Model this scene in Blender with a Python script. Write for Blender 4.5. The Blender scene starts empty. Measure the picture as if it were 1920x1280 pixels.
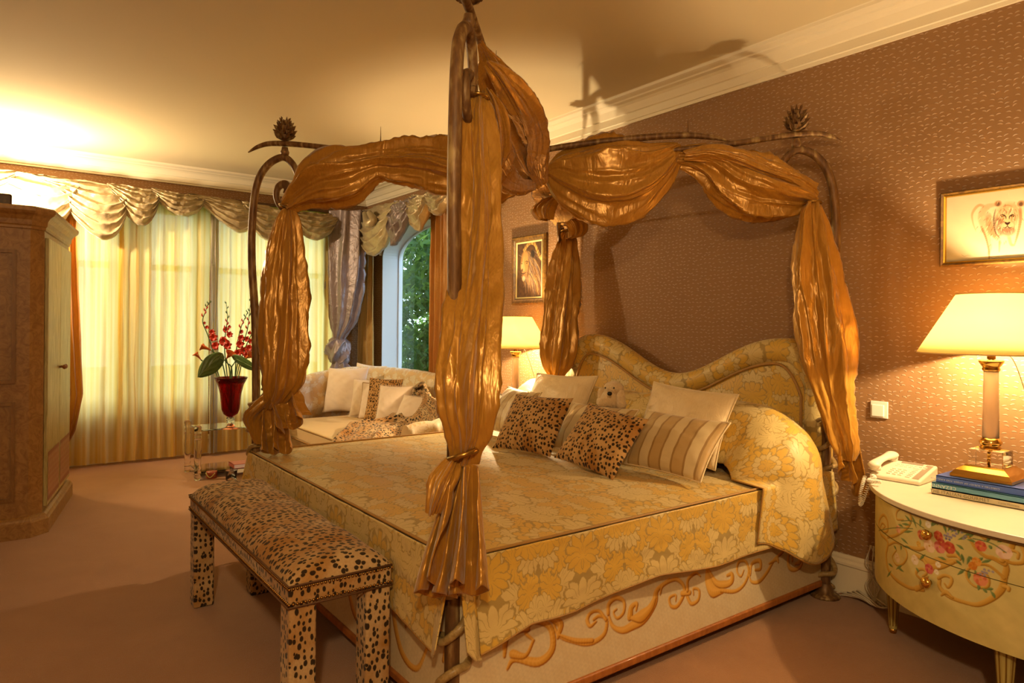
import bpy, bmesh, math, random
import numpy as np
from mathutils import Vector, Matrix
random.seed(7)
PI = math.pi
SC = bpy.context.scene
COL = SC.collection

# ---------------------------------------------------------------- camera
F, YAW, YH, ROLL = 1278.0, math.radians(36.74), 611.0, math.radians(0.536)
CAM = np.array([0.0, -3.6, 1.4])
FW = np.array([-math.cos(YAW), math.sin(YAW), 0.0])
RT = np.array([math.sin(YAW), math.cos(YAW), 0.0])
UP = np.array([0.0, 0.0, 1.0])
cR, sR = math.cos(ROLL), math.sin(ROLL)
cam_d = bpy.data.cameras.new('camera'); cam = bpy.data.objects.new('camera', cam_d); COL.objects.link(cam)
X = RT*cR + UP*sR; Yc = -RT*sR + UP*cR; Z = -FW
cam.matrix_world = Matrix(((X[0], Yc[0], Z[0], CAM[0]), (X[1], Yc[1], Z[1], CAM[1]), (X[2], Yc[2], Z[2], CAM[2]), (0, 0, 0, 1)))
cam_d.sensor_width = 36; cam_d.lens = F/1920*36; cam_d.shift_y = (YH-640)/1920; cam_d.clip_start = 0.05
SC.camera = cam

def ray(u, v):
    du, dv = u-960, v-YH
    a, b = du*cR + dv*sR, -du*sR + dv*cR
    return FW + RT*(a/F) - UP*(b/F)
def W(u, v, D=None, x=None, y=None, z=None):
    """photo pixel to a point in the room, at a distance or on a plane of the room"""
    r = ray(u, v)
    if D is not None: k = D
    elif x is not None: k = (x-CAM[0])/r[0]
    elif y is not None: k = (y-CAM[1])/r[1]
    else: k = (z-CAM[2])/r[2]
    return CAM + r*k
def proj(p):
    d = np.asarray(p) - CAM
    D = d@FW; a = F*(d@RT)/D; b = -F*(d@UP)/D
    return 960 + a*cR - b*sR, YH + a*sR + b*cR, D

# ---------------------------------------------------------------- small noise
def vn(x, y, z=0.0, s=0.0):
    return (np.sin(x*1.7+y*2.3+s*1.3+1.1*np.sin(y*1.9-z*1.3+s)) + np.sin(y*2.9-x*1.1+z*2.1+s*2.7+1.3*np.sin(x*2.3+z*1.7+s*.7))
            + np.sin(z*2.7+x*2.9+y*.7+s*4.1+.9*np.sin(y*2.7+x*1.3)))/3.0
def fbm(x, y, z=0.0, s=0.0, o=3):
    r = 0; a = 1.0
    for i in range(o):
        r = r + a*vn(x*2**i, y*2**i, z*2**i, s+i*3.7); a *= .5
    return r/1.6
def smooth(a, b, x):
    t = np.clip((x-a)/(b-a), 0, 1); return t*t*(3-2*t)
def crom(P, n):
    """Catmull-Rom through rows of P, n steps per segment"""
    P = np.asarray(P, float); Q = np.vstack([2*P[0]-P[1], P, 2*P[-1]-P[-2]]); out = []
    for i in range(len(P)-1):
        a, b, c, d = Q[i:i+4]
        for t in np.arange(n)/n:
            out.append(.5*((2*b)+(c-a)*t+(2*a-5*b+4*c-d)*t*t+(3*b-a-3*c+d)*t**3))
    out.append(P[-1]); return np.array(out)

# ---------------------------------------------------------------- objects
def setp(o, label=None, cat=None, group=None, kind=None):
    if label: o['label'] = label
    if cat: o['category'] = cat
    if group: o['group'] = group
    if kind: o['kind'] = kind
    return o
def thing(name, label, cat, loc=(0, 0, 0), group=None, rot=(0, 0, 0)):
    o = bpy.data.objects.new(name, None); COL.objects.link(o); o.location = loc; o.rotation_euler = rot
    o.empty_display_size = .1
    return setp(o, label, cat, group)
def link(name, me, mat=None, parent=None, world=True):
    o = bpy.data.objects.new(name, me); COL.objects.link(o)
    if mat is not None:
        for m in (mat if isinstance(mat, (list, tuple)) else [mat]): me.materials.append(m)
    if parent is not None:
        o.parent = parent
        if world:  # geometry given in room coordinates
            o.matrix_parent_inverse = Matrix.LocRotScale(parent.location, parent.rotation_euler, parent.scale).inverted() if parent.parent is None else full_m(parent).inverted()
    return o
def full_m(o):
    m = Matrix.LocRotScale(o.location, o.rotation_euler, o.scale)
    return full_m(o.parent) @ o.matrix_parent_inverse @ m if o.parent else m
def smooth_me(me, flag=True):
    me.polygons.foreach_set('use_smooth', [flag]*len(me.polygons)); me.update()
def pymesh(name, V, Fc, mat, parent=None, sm=False, world=True, midx=None):
    me = bpy.data.meshes.new(name); me.from_pydata([tuple(map(float, v)) for v in V], [], [tuple(f) for f in Fc]); me.update()
    if sm: smooth_me(me)
    o = link(name, me, mat, parent, world)
    if midx is not None: me.polygons.foreach_set('material_index', midx)
    return o
def gmesh(name, P, mat, parent=None, close=False, uv=None, col=None, thick=0, sm=True, world=True, offset=0):
    """P (nu,nv,3) grid; close wraps nu"""
    P = np.asarray(P, float); nu, nv = P.shape[:2]
    me = bpy.data.meshes.new(name)
    idx = np.arange(nu*nv).reshape(nu, nv)
    A = np.vstack([idx, idx[:1]]) if close else idx
    q = np.stack([A[:-1, :-1], A[1:, :-1], A[1:, 1:], A[:-1, 1:]], -1).reshape(-1, 4)
    me.vertices.add(nu*nv); me.vertices.foreach_set('co', P.reshape(-1).astype(np.float32))
    me.loops.add(q.size); me.loops.foreach_set('vertex_index', q.reshape(-1).astype(np.int32))
    me.polygons.add(len(q)); me.polygons.foreach_set('loop_start', (np.arange(len(q))*4).astype(np.int32))
    if uv is None:
        du = np.linalg.norm(np.diff(P, axis=0), axis=2).mean(1); dv = np.linalg.norm(np.diff(P, axis=1), axis=2).mean(0)
        U = np.concatenate([[0], np.cumsum(du)]); Vv = np.concatenate([[0], np.cumsum(dv)])
        uv = np.stack(np.meshgrid(U, Vv, indexing='ij'), -1)
    l = me.uv_layers.new(name='UVMap'); l.data.foreach_set('uv', uv.reshape(-1, 2)[q.reshape(-1)].reshape(-1).astype(np.float32))
    if col is not None:
        c = np.ones((nu*nv, 4), np.float32); c[:, :3] = col.reshape(-1, 3)
        at = me.color_attributes.new('Col', 'FLOAT_COLOR', 'POINT'); at.data.foreach_set('color', c.reshape(-1))
    me.update(calc_edges=True); me.validate()
    smooth_me(me, sm)
    o = link(name, me, mat, parent, world)
    if thick:
        m = o.modifiers.new('thickness', 'SOLIDIFY'); m.thickness = thick; m.offset = offset
    return o
def frames(P):
    """tangent frames along a path"""
    P = np.asarray(P, float); T = np.gradient(P, axis=0); T /= np.linalg.norm(T, axis=1)[:, None]+1e-9
    n = np.cross(T[0], UP)
    if np.linalg.norm(n) < 1e-3: n = np.cross(T[0], [1, 0, 0])
    n /= np.linalg.norm(n); N = [n]
    for t in T[1:]:
        n = N[-1]-t*(N[-1]@t); n /= np.linalg.norm(n)+1e-9; N.append(n)
    N = np.array(N); return T, N, np.cross(T, N)
def tubeP(path, rad, n=10, steps=1):
    P = crom(path, steps) if steps > 1 else np.asarray(path, float)
    if np.ndim(rad) == 0: R = np.full(len(P), float(rad))
    else: R = np.interp(np.linspace(0, 1, len(P)), np.linspace(0, 1, len(rad)), rad)
    T, N, B = frames(P); th = np.arange(n)/n*2*PI
    return P[None]+(np.cos(th)[:, None, None]*N[None]+np.sin(th)[:, None, None]*B[None])*R[None, :, None]
def capped(G):
    """close both ends of a tube grid with centre points"""
    a = np.repeat(G[:, :1].mean(0, keepdims=True), len(G), 0); b = np.repeat(G[:, -1:].mean(0, keepdims=True), len(G), 0)
    return np.concatenate([a, G, b], 1)
def tube(name, path, rad, mat, parent=None, n=10, steps=1, world=True):
    return gmesh(name, capped(tubeP(path, rad, n, steps)), mat, parent, close=True, world=world)
def latheP(prof, c=(0, 0, 0), n=32, axis='z', sq=0):
    pr = np.asarray(prof, float); th = np.arange(n)/n*2*PI
    P = np.zeros((n, len(pr), 3)); P[..., 0] = np.cos(th)[:, None]*pr[:, 0]; P[..., 1] = np.sin(th)[:, None]*pr[:, 0]; P[..., 2] = pr[:, 1]
    return P+np.asarray(c)
def lathe(name, prof, c, mat, parent=None, n=32, world=True, sm=True):
    o = gmesh(name, latheP(prof, c, n), mat, parent, close=True, world=world)
    if sm == 'auto':
        pass
    return o
class MB:
    """collects solids that make one mesh"""
    def __init__(s): s.V = []; s.F = []; s.m = []
    def add(s, V, Fc, mi=0):
        k = len(s.V); s.V += [tuple(map(float, v)) for v in V]; s.F += [tuple(i+k for i in f) for f in Fc]; s.m += [mi]*len(Fc)
    def box(s, x0, x1, y0, y1, z0, z1, mi=0, M=None):
        V = [(x, y, z) for z in (z0, z1) for y in (y0, y1) for x in (x0, x1)]
        if M is not None: V = [M@Vector(v) for v in V]
        s.add(V, [(0, 2, 3, 1), (4, 5, 7, 6), (0, 1, 5, 4), (2, 6, 7, 3), (0, 4, 6, 2), (1, 3, 7, 5)], mi); return s
    def grid(s, P, close=False, mi=0):
        P = np.asarray(P); nu, nv = P.shape[:2]; Fc = []
        for i in range(nu if close else nu-1):
            for j in range(nv-1):
                a, b = i*nv+j, ((i+1) % nu)*nv+j; Fc.append((a, b, b+1, a+1))
        s.add(P.reshape(-1, 3), Fc, mi); return s
    def tube(s, path, rad, n=8, steps=1, mi=0): return s.grid(capped(tubeP(path, rad, n, steps)), True, mi)
    def lathe(s, prof, c=(0, 0, 0), n=24, mi=0): return s.grid(latheP(prof, c, n), True, mi)
    def prism(s, poly, z0, z1, mi=0, M=None):
        n = len(poly); V = [(p[0], p[1], z0) for p in poly]+[(p[0], p[1], z1) for p in poly]
        if M is not None: V = [M@Vector(v) for v in V]
        s.add(V, [tuple(range(n))[::-1], tuple(range(n, 2*n))]+[(i, (i+1) % n, (i+1) % n+n, i+n) for i in range(n)], mi); return s
    def build(s, name, mat, parent=None, sm=False, bevel=0, world=True, seg=2):
        o = pymesh(name, s.V, s.F, mat, parent, sm, world, s.m if isinstance(mat, (list, tuple)) else None)
        if bevel:
            m = o.modifiers.new('bevel', 'BEVEL'); m.width = bevel; m.segments = seg; m.limit_method = 'ANGLE'; m.angle_limit = .6
            if sm is False: smooth_me(o.data); m.harden_normals = True
        return o
def dup(o, parent=None, **kw):
    c = o.copy(); COL.objects.link(c)
    if parent is not None: c.parent = parent
    for ch in list(o.children): dup(ch, c)
    return c
def soft(o, ang=.7):
    """smooth shading with hard corners kept"""
    me = o.data; smooth_me(me)
    bm = bmesh.new(); bm.from_mesh(me)
    for e in bm.edges:
        if len(e.link_faces) == 2 and e.calc_face_angle(0) > ang: e.smooth = False
    bm.to_mesh(me); bm.free(); return o
# ---------------------------------------------------------------- materials
def lin(c):
    if isinstance(c, str): c = tuple(int(c[i:i+2], 16)/255 for i in (0, 2, 4))
    return tuple(((x/12.92) if x <= .04045 else ((x+.055)/1.055)**2.4) for x in c[:3])
class NT:
    def __init__(s, name):
        s.m = bpy.data.materials.new(name); s.m.use_nodes = True; s.t = s.m.node_tree; s.N = s.t.nodes; s.L = s.t.links
        s.N.clear(); s.out = s.N.new('ShaderNodeOutputMaterial')
    def n(s, typ, ins=None, **pr):
        nd = s.N.new('ShaderNode'+typ)
        for k, v in pr.items(): setattr(nd, k, v)
        for k, v in (ins or {}).items(): s.put(nd.inputs[k], v)
        return nd
    def put(s, sock, v):
        if isinstance(v, bpy.types.NodeSocket): s.L.new(v, sock)
        elif isinstance(v, bpy.types.Node): s.L.new(v.outputs[0], sock)
        else:
            if sock.type == 'RGBA' and not isinstance(v, (int, float)) and len(v) == 3: v = (*v, 1)
            sock.default_value = v
    def ma(s, op, a, b=0.0, c=None, clamp=False):
        nd = s.N.new('ShaderNodeMath'); nd.operation = op; nd.use_clamp = clamp
        s.put(nd.inputs[0], a); s.put(nd.inputs[1], b)
        if c is not None: s.put(nd.inputs[2], c)
        return nd.outputs[0]
    def mix(s, f, a, b, blend='MIX'):
        nd = s.N.new('ShaderNodeMix'); nd.data_type = 'RGBA'; nd.blend_type = blend
        s.put(nd.inputs[0], f); s.put(nd.inputs[6], a); s.put(nd.inputs[7], b); return nd.outputs[2]
    def ramp(s, f, pts, interp='LINEAR'):
        nd = s.N.new('ShaderNodeValToRGB'); s.put(nd.inputs[0], f); e = nd.color_ramp.elements; nd.color_ramp.interpolation = interp
        while len(e) < len(pts): e.new(.5)
        for i, (p, c) in enumerate(pts):
            e[i].position = p; e[i].color = (*c, 1) if not isinstance(c, (int, float)) else (c, c, c, 1)
        return nd.outputs[0]
    def coord(s, kind='Object'): return s.n('TexCoord').outputs[kind]
    def mapv(s, v, scale=(1, 1, 1), rot=(0, 0, 0), loc=(0, 0, 0)):
        return s.n('Mapping', {'Vector': v, 'Scale': scale, 'Rotation': rot, 'Location': loc}).outputs[0]
    def noise(s, v, scale=5, detail=3, rough=.5, dist=0, out=0):
        return s.n('TexNoise', {'Vector': v, 'Scale': scale, 'Detail': detail, 'Roughness': rough, 'Distortion': dist}).outputs[out]
    def bump(s, h, strength=.3, dist=.01, normal=None):
        i = {'Height': h, 'Strength': strength, 'Distance': dist}
        if normal is not None: i['Normal'] = normal
        return s.n('Bump', i).outputs[0]
    def bsdf(s, color=(.8, .8, .8), rough=.6, metal=0, spec=.5, normal=None, **kw):
        b = s.n('BsdfPrincipled'); s.put(b.inputs['Base Color'], color); s.put(b.inputs['Roughness'], rough)
        s.put(b.inputs['Metallic'], metal); s.put(b.inputs['Specular IOR Level'], spec)
        if normal is not None: s.put(b.inputs['Normal'], normal)
        for k, v in kw.items(): s.put(b.inputs[k.replace('_', ' ')], v)
        return b
    def done(s, sh):
        s.put(s.out.inputs[0], sh); return s.m
def plain(name, c, rough=.6, metal=0, spec=.5, nscale=0, nstr=.2, vary=.0, vs=6, coat=0, **kw):
    t = NT(name); co = t.coord(); col = (*lin(c), 1)
    if vary:
        col = t.mix(t.noise(co, vs, 4), tuple(x*(1-vary) for x in col[:3]), tuple(min(1, x*(1+vary)) for x in col[:3]))
    nor = t.bump(t.noise(co, nscale, 3), nstr, .005) if nscale else None
    if coat: kw['Coat_Weight'] = coat
    return t.done(t.bsdf(col, rough, metal, spec, nor, **kw))
def glass(name, c=(1, 1, 1), rough=0, ior=1.45, mixf=None):
    t = NT(name); return t.done(t.bsdf((*c, 1), rough, 0, .5, None, Transmission_Weight=1.0, IOR=ior))
def pane_mat():
    t = NT('window_glass')
    g = t.n('NewGeometry'); c = t.ma('ABSOLUTE', t.n('VectorMath', {0: g.outputs['Normal'], 1: g.outputs['Incoming']}, operation='DOT_PRODUCT').outputs['Value'])
    f = t.ma('MULTIPLY_ADD', t.ma('POWER', t.ma('SUBTRACT', 1.0, c), 5.0), .9, .06)
    return t.done(t.n('MixShader', {0: f, 1: t.n('BsdfTransparent'), 2: t.n('BsdfGlossy', {'Roughness': .02})}))
def vcol(name, rough=.5, spec=.4, grain=0, coat=0):
    t = NT(name); c = t.n('Attribute', attribute_name='Col').outputs[0]
    nor = None
    if grain:
        nor = t.bump(t.noise(t.coord(), grain, 4), .25, .002)
    return t.done(t.bsdf(c, rough, 0, spec, nor, Coat_Weight=coat))
def wallpaper():
    t = NT('wallpaper_brown_dashes'); g = t.n('NewGeometry').outputs['Position']
    s = t.n('SeparateXYZ', {0: g}); pl = t.n('CombineXYZ', {0: t.ma('ADD', s.outputs[0], s.outputs[1]), 1: s.outputs[2], 2: 0.0}).outputs[0]
    sc = 30.0
    p = t.n('VectorMath', {0: pl, 1: (sc, sc*1.35, 0)}, operation='MULTIPLY').outputs[0]
    vo = t.n('TexVoronoi', {'Vector': p, 'Scale': 1.0, 'Randomness': .62}, voronoi_dimensions='2D')
    d = t.n('VectorMath', {0: p, 1: vo.outputs['Position']}, operation='SUBTRACT').outputs[0]
    ang = t.ma('MULTIPLY', t.ma('SUBTRACT', t.n('SeparateColor', {0: vo.outputs['Color']}).outputs[0], .5), 1.3)
    r = t.n('VectorRotate', {'Vector': d, 'Angle': ang}, rotation_type='Z_AXIS').outputs[0]
    q = t.n('SeparateXYZ', {0: r})
    yy = t.ma('ADD', q.outputs[1], t.ma('MULTIPLY', t.ma('MULTIPLY', q.outputs[0], q.outputs[0]), 1.2))
    e = t.ma('ADD', t.ma('POWER', t.ma('DIVIDE', q.outputs[0], .30), 2.0), t.ma('POWER', t.ma('DIVIDE', yy, .11), 2.0))
    m = t.n('MapRange', {0: e, 1: .5, 2: 1.3, 3: 1.0, 4: 0.0}, clamp=True).outputs[0]
    base = t.mix(t.noise(pl, 2.5, 3), lin('8e6842'), lin('98724c'))
    c = t.mix(t.ma('MULTIPLY', m, .6), base, lin('c8ac92'))
    n1 = t.bump(m, .55, .006)
    return t.done(t.bsdf(c, t.ma('SUBTRACT', .62, t.ma('MULTIPLY', m, .2)), 0, .35, n1))
def carpet():
    t = NT('carpet_peach'); g = t.coord(); 
    a = t.noise(g, 1.6, 4, .6, .4); b = t.noise(g, 260, 2); d = t.noise(g, 9, 4, .6)
    c = t.mix(t.n('MapRange', {0: a, 1: .35, 2: .68}, clamp=True).outputs[0], lin('a06e42'), lin('b07e52'))
    c = t.mix(t.ma('MULTIPLY', d, .35), c, lin('8e6238')); c = t.mix(t.ma('MULTIPLY', b, .35), c, lin('8f6346'))
    return t.done(t.bsdf(c, .95, 0, .1, t.bump(t.ma('ADD', b, t.ma('MULTIPLY', d, .6)), .5, .008), Sheen_Weight=.25, Sheen_Roughness=.5))
def cheetah(name, sc=46, light='d9b685', dark='b97e3a', stretch=(1, 1, 1), big=.0, bands=2.2, mode='uv'):
    t = NT(name)
    if mode == 'uv': g = t.mapv(t.n('UVMap').outputs[0], stretch)
    else:
        s_ = t.n('SeparateXYZ', {0: t.coord()}); g = t.mapv(t.n('CombineXYZ', {0: t.ma('SUBTRACT', s_.outputs[0], s_.outputs[1]), 1: s_.outputs[2], 2: 0.0}).outputs[0], stretch)
    w = t.n('VectorMath', {0: g, 1: t.n('VectorMath', {0: t.noise(g, 7, 2, out=1), 1: (.02, .02, .02)}, operation='MULTIPLY').outputs[0]}, operation='ADD').outputs[0]
    vo = t.n('TexVoronoi', {'Vector': w, 'Scale': sc, 'Randomness': .8}, voronoi_dimensions='2D')
    rnd = t.n('SeparateColor', {0: vo.outputs['Color']}).outputs[1]
    th = t.ma('ADD', .19+big, t.ma('MULTIPLY', rnd, .22)); m = t.ma('SUBTRACT', th, vo.outputs['Distance'])
    m = t.ma('ADD', m, t.ma('MULTIPLY', t.ma('SUBTRACT', t.noise(g, sc*3, 2), .5), .16))
    m = t.n('MapRange', {0: m, 1: -.02, 2: .07}, clamp=True).outputs[0]
    band = t.n('MapRange', {0: t.noise(g, bands, 3, .6, 1.0), 1: .38, 2: .64}, clamp=True).outputs[0]
    c = t.mix(band, lin(light), lin(dark)); c = t.mix(t.ma('MULTIPLY', t.noise(g, 130, 3), .5), c, lin('8a5c2c'))
    c = t.mix(t.ma('MULTIPLY', m, .95), c, lin('1e1510'))
    fur = t.noise(t.mapv(t.coord(), (220, 220, 90)), 1.0, 3)
    return t.done(t.bsdf(c, .85, 0, .15, t.bump(fur, .5, .004), Sheen_Weight=.15, Sheen_Roughness=.4))
def damask(name, ground='a38848', gold='cfa542', cream='cfb676', W_=.42, rough=.6, line='8f7040'):
    """mirrored tile of scalloped flowers and acanthus fans woven in gold and cream"""
    t = NT(name); uv = t.n('UVMap').outputs[0]; s = t.n('SeparateXYZ', {0: uv}); H = 1.3
    uu = t.ma('DIVIDE', s.outputs[0], W_); c0 = t.ma('FLOOR', uu)
    x = t.ma('ABSOLUTE', t.ma('SUBTRACT', t.ma('FRACT', uu), .5)); y = t.ma('DIVIDE', s.outputs[1], W_)
    p0 = t.n('CombineXYZ', {0: x, 1: y, 2: 0.0}).outputs[0]
    nz = t.n('SeparateColor', {0: t.noise(p0, 5, 3, .6, 0, 1)})
    x = t.ma('ADD', x, t.ma('MULTIPLY_ADD', nz.outputs[0], .16, -.08)); y = t.ma('ADD', y, t.ma('MULTIPLY_ADD', nz.outputs[1], .20, -.10))
    col = lin(ground); allm = 0.0
    fans = [(.5, .55, .17, 9, 0, 1.0, 1), (.24, .95, .20, 11, .5, 1.5, 0), (.40, .98, .13, 8, -.4, 1.4, 1), (.30, .28, .19, 11, -.7, 1.6, 1), (.12, .16, .14, 8, .9, 1.4, 0), (.43, .20, .13, 8, .3, 1.3, 0), (.33, .66, .17, 10, .6, 1.5, 0),
            (.24, 1.23, .15, 9, .5, 1.4, 1), (.44, 1.24, .13, 8, -.3, 1.3, 0), (.38, .03, .12, 8, .4, 1.3, 1), (.03, .03, .12, 8, .2, 1.2, 0), (.46, .80, .10, 7, .2, 1.2, 0),
            (.0, 1.16, .13, 8, 0, .8, 1), (.14, .72, .14, 9, -.5, 1.4, 1), (.0, .78, .15, 8, 0, .75, 0), (.0, .47, .22, 12, 0, .95, 1), (.0, .45, .135, 9, 0, .9, 0), (.0, .43, .07, 6, 0, .9, 1)]
    for cx, cy, R, n, rot, st, g in fans:
        R *= 1.22; n += 3
        dx = t.ma('SUBTRACT', x, cx); dy = t.ma('SUBTRACT', t.ma('FLOORED_MODULO', t.ma('SUBTRACT', y, cy-H/2), H), H/2)
        ca, sa = math.cos(rot), math.sin(rot)
        a = t.ma('MULTIPLY', t.ma('ADD', t.ma('MULTIPLY', dx, ca), t.ma('MULTIPLY', dy, sa)), st); b = t.ma('SUBTRACT', t.ma('MULTIPLY', dy, ca), t.ma('MULTIPLY', dx, sa))
        b = t.ma('ADD', b, R*.25)
        rad = t.ma('SQRT', t.ma('ADD', t.ma('MULTIPLY', a, a), t.ma('MULTIPLY', b, b))); an = t.ma('ARCTAN2', a, b)
        w = t.ma('ABSOLUTE', t.ma('COSINE', t.ma('MULTIPLY', an, n/2.0))); rr = t.ma('DIVIDE', rad, t.ma('MULTIPLY_ADD', w, .22*R, .80*R))
        outl = t.n('MapRange', {0: rr, 1: 1.09, 2: 1.14, 3: 1.0, 4: 0.0}, clamp=True).outputs[0]
        inn = t.n('MapRange', {0: rr, 1: .98, 2: 1.06, 3: 1.0, 4: 0.0}, clamp=True).outputs[0]
        vein = t.ma('MULTIPLY', t.n('MapRange', {0: w, 1: .12, 2: .30, 3: 0.0, 4: 1.0}, clamp=True).outputs[0], 1.0)
        vein = t.ma('MAXIMUM', vein, t.n('MapRange', {0: rr, 1: .22, 2: .30, 3: 1.0, 4: 0.0}, clamp=True).outputs[0])
        m = t.ma('MULTIPLY', inn, t.ma('MULTIPLY_ADD', vein, .75, .25))
        col = t.mix(outl, col, lin(ground)); col = t.mix(m, col, lin(gold if g else cream))
        allm = t.ma('MAXIMUM', t.ma('MULTIPLY', allm, t.ma('SUBTRACT', 1.0, outl)), m)
    wv = t.noise(t.mapv(uv, (900, 300, 1)), 1.0, 2)
    nor = t.bump(t.ma('ADD', t.ma('MULTIPLY', allm, .6), t.ma('MULTIPLY', wv, .3)), .2, .003)
    nor = t.bump(t.noise(t.coord(), 5, 3), .25, .02, nor)
    return t.done(t.bsdf(col, t.ma('SUBTRACT', rough, t.ma('MULTIPLY', allm, .14)), 0, .4, nor, Sheen_Weight=.15))
def silk(name, c1, c2, rough=.34, metal=.25, streak=(160, 160, 8), wr=9, wrs=.35, trans=0, sheen=.3, spec=.6, tcol=None, wsc=(1, 1, 1)):
    t = NT(name); g = t.coord(); st = t.noise(t.mapv(g, streak), 1.0, 3)
    c = t.mix(st, lin(c1), lin(c2)); c = t.mix(t.ma('MULTIPLY', t.noise(g, 3, 2), .4), c, lin(c1))
    nor = t.bump(st, .12, .002); nor = t.bump(t.noise(t.mapv(g, wsc), wr, 4, .55, 1.2), wrs, .03, nor)
    b = t.bsdf(c, rough, metal, spec, nor, Sheen_Weight=sheen, Sheen_Roughness=.4)
    if not trans: return t.done(b)
    tr = t.n('BsdfTranslucent', {'Color': (*lin(tcol or c2), 1), 'Normal': nor})
    return t.done(t.n('MixShader', {0: trans, 1: b, 2: tr}))
def sheer(name, c, tc, openness=.02):
    t = NT(name); g = t.n('NewGeometry').outputs['Position']; st = t.noise(t.mapv(g, (3, 26, .25)), 1.0, 3)
    fi = t.noise(t.mapv(g, (60, 260, 20)), 1.0, 2)
    # stripes woven of thinner and denser silk
    f = t.n('MapRange', {0: st, 1: .38, 2: .62}, clamp=True).outputs[0]
    col = t.mix(f, lin(c), lin('cbb24e')); tcc = t.mix(f, lin(tc), lin('ffd268'))
    nor = t.bump(fi, .1, .002); nor = t.bump(t.noise(g, 7, 3, .5, 1), .25, .02, nor)
    b = t.bsdf(col, .5, 0, .4, nor, Sheen_Weight=.3); tr = t.n('BsdfTranslucent', {'Color': tcc, 'Normal': nor})
    m = t.n('MixShader', {0: .62, 1: b, 2: tr})
    return t.done(t.n('MixShader', {0: openness, 1: m, 2: t.n('BsdfTransparent', {'Color': (1, .97, .75, 1)})}))
def stripes():
    t = NT('striped_satin'); s = t.n('SeparateXYZ', {0: t.n('UVMap').outputs[0]})
    fr = t.ma('FRACT', t.ma('MULTIPLY', s.outputs[0], 5.0))
    a = t.n('MapRange', {0: fr, 1: .49, 2: .51}, clamp=True).outputs[0]
    ln = t.ma('MINIMUM', t.ma('ABSOLUTE', t.ma('SUBTRACT', fr, .5)), t.ma('MINIMUM', fr, t.ma('SUBTRACT', 1.0, fr)))
    l = t.n('MapRange', {0: ln, 1: .03, 2: .05, 3: 1.0, 4: 0.0}, clamp=True).outputs[0]
    c = t.mix(a, lin('d3bc8e'), lin('bd9c66')); c = t.mix(l, c, lin('a07c48'))
    return t.done(t.bsdf(c, t.ma('ADD', .5, t.ma('MULTIPLY', a, -.12)), 0, .5, t.bump(t.noise(t.coord(), 12, 3), .3, .01), Sheen_Weight=.2))
def rope_bronze():
    t = NT('aged_bronze'); g = t.coord(); n = t.noise(g, 30, 4, .65); w = t.noise(t.mapv(g, (40, 40, 9)), 1.0, 4)
    c = t.ramp(w, [(.3, lin('543820')), (.52, lin('7a5832')), (.72, lin('b09866'))])
    return t.done(t.bsdf(c, t.ma('ADD', .35, t.ma('MULTIPLY', n, .3)), .2, .5, t.bump(w, .5, .004)))
def woodwash(name, c1, c2, c3=None, rough=.45, sc=(4, 4, .8)):
    t = NT(name); g = t.coord(); n = t.noise(t.mapv(g, sc), 3.0, 5, .6, 2.2); m = t.noise(g, 60, 4)
    c = t.mix(t.n('MapRange', {0: n, 1: .35, 2: .65}, clamp=True).outputs[0], lin(c1), lin(c2))
    c = t.mix(t.ma('MULTIPLY', m, .35), c, lin(c3 or c1))
    return t.done(t.bsdf(c, rough, 0, .4, t.bump(m, .08, .002), Coat_Weight=.15))
M = {}
M['wallpaper'] = wallpaper(); M['carpet'] = carpet()
M['ceiling'] = plain('ceiling_paint', 'dccdaa', .9, nscale=90, nstr=.05)
M['cornice'] = plain('cornice_paint', 'e8dcc2', .6)
M['white'] = plain('white_paint', 'ded8cc', .5)
M['reveal'] = plain('reveal_paint', 'd5dade', .7)
M['cheetah'] = cheetah('cheetah_plush', 27, 'd2aa70', 'a67232', (1, .72, 1), .02, 3.5); M['cheetah_bench'] = cheetah('cheetah_bench_cloth', 46, 'ccb084', 'a8783a', (1, .8, 1), 0.02, 4.5)
M['cheetah_leg'] = cheetah('cheetah_bench_leg_cloth', 42, 'ccb084', 'a8783a', (1.25, .8, 1), 0.02, 3.5, 'box')
M['cheetah_throw'] = cheetah('cheetah_throw_fur', 27, 'd8bc90', 'b07c3c', (1, .8, 1), 0, 4)
M['damask'] = damask('gold_damask'); M['damask_dim'] = damask('gold_damask_small', W_=.46)
M['damask_sofa'] = damask('sofa_damask', 'd0b48a', 'd9b884', 'e0cfb0', .36)
M['silk'] = silk('canopy_gold_silk', 'aa7226', 'd6a440', .31, .3, trans=.06, wr=8, wrs=.42, wsc=(1, 1, .3), streak=(130, 130, 5))
M['valance'] = silk('valance_taupe_silk', 'a2906e', 'cbb892', .36, .3, wr=6, wrs=.3, streak=(40, 40, 40))
M['taupe'] = silk('taupe_taffeta', '6e5e5e', '9b8b8c', .38, .3); M['goldcurt'] = silk('gold_taffeta', 'a8803e', 'cfa860', .45, .1, trans=.15)
M['orange'] = silk('amber_taffeta', 'b56f22', 'd08c34', .5, .1, trans=.2)
M['sheer'] = sheer('sheer_yellow_silk', 'e0d49a', 'ffe494')
M['stripes'] = stripes(); M['bronze'] = rope_bronze()
M['cream'] = plain('cream_cotton', 'e2cda4', .75, nscale=14, nstr=.4, Sheen_Weight=.2); M['creamsilk'] = silk('cream_silk', 'd8bd8e', 'e8d3a8', .5, .05, wr=11)
M['pink'] = plain('ivory_linen', 'e6d2bc', .8, nscale=16, nstr=.4, Sheen_Weight=.2)
M['brass'] = plain('polished_brass', 'e0b865', .14, 1.0); M['brass_dull'] = plain('dull_brass', '8f6a35', .35, 1.0)
M['acrylic'] = glass('clear_acrylic', (1, .985, .96), 0.0, 1.36); M['crystal'] = glass('crystal', (.95, .93, 1), .08, 1.5)
M['pane'] = pane_mat()
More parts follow.
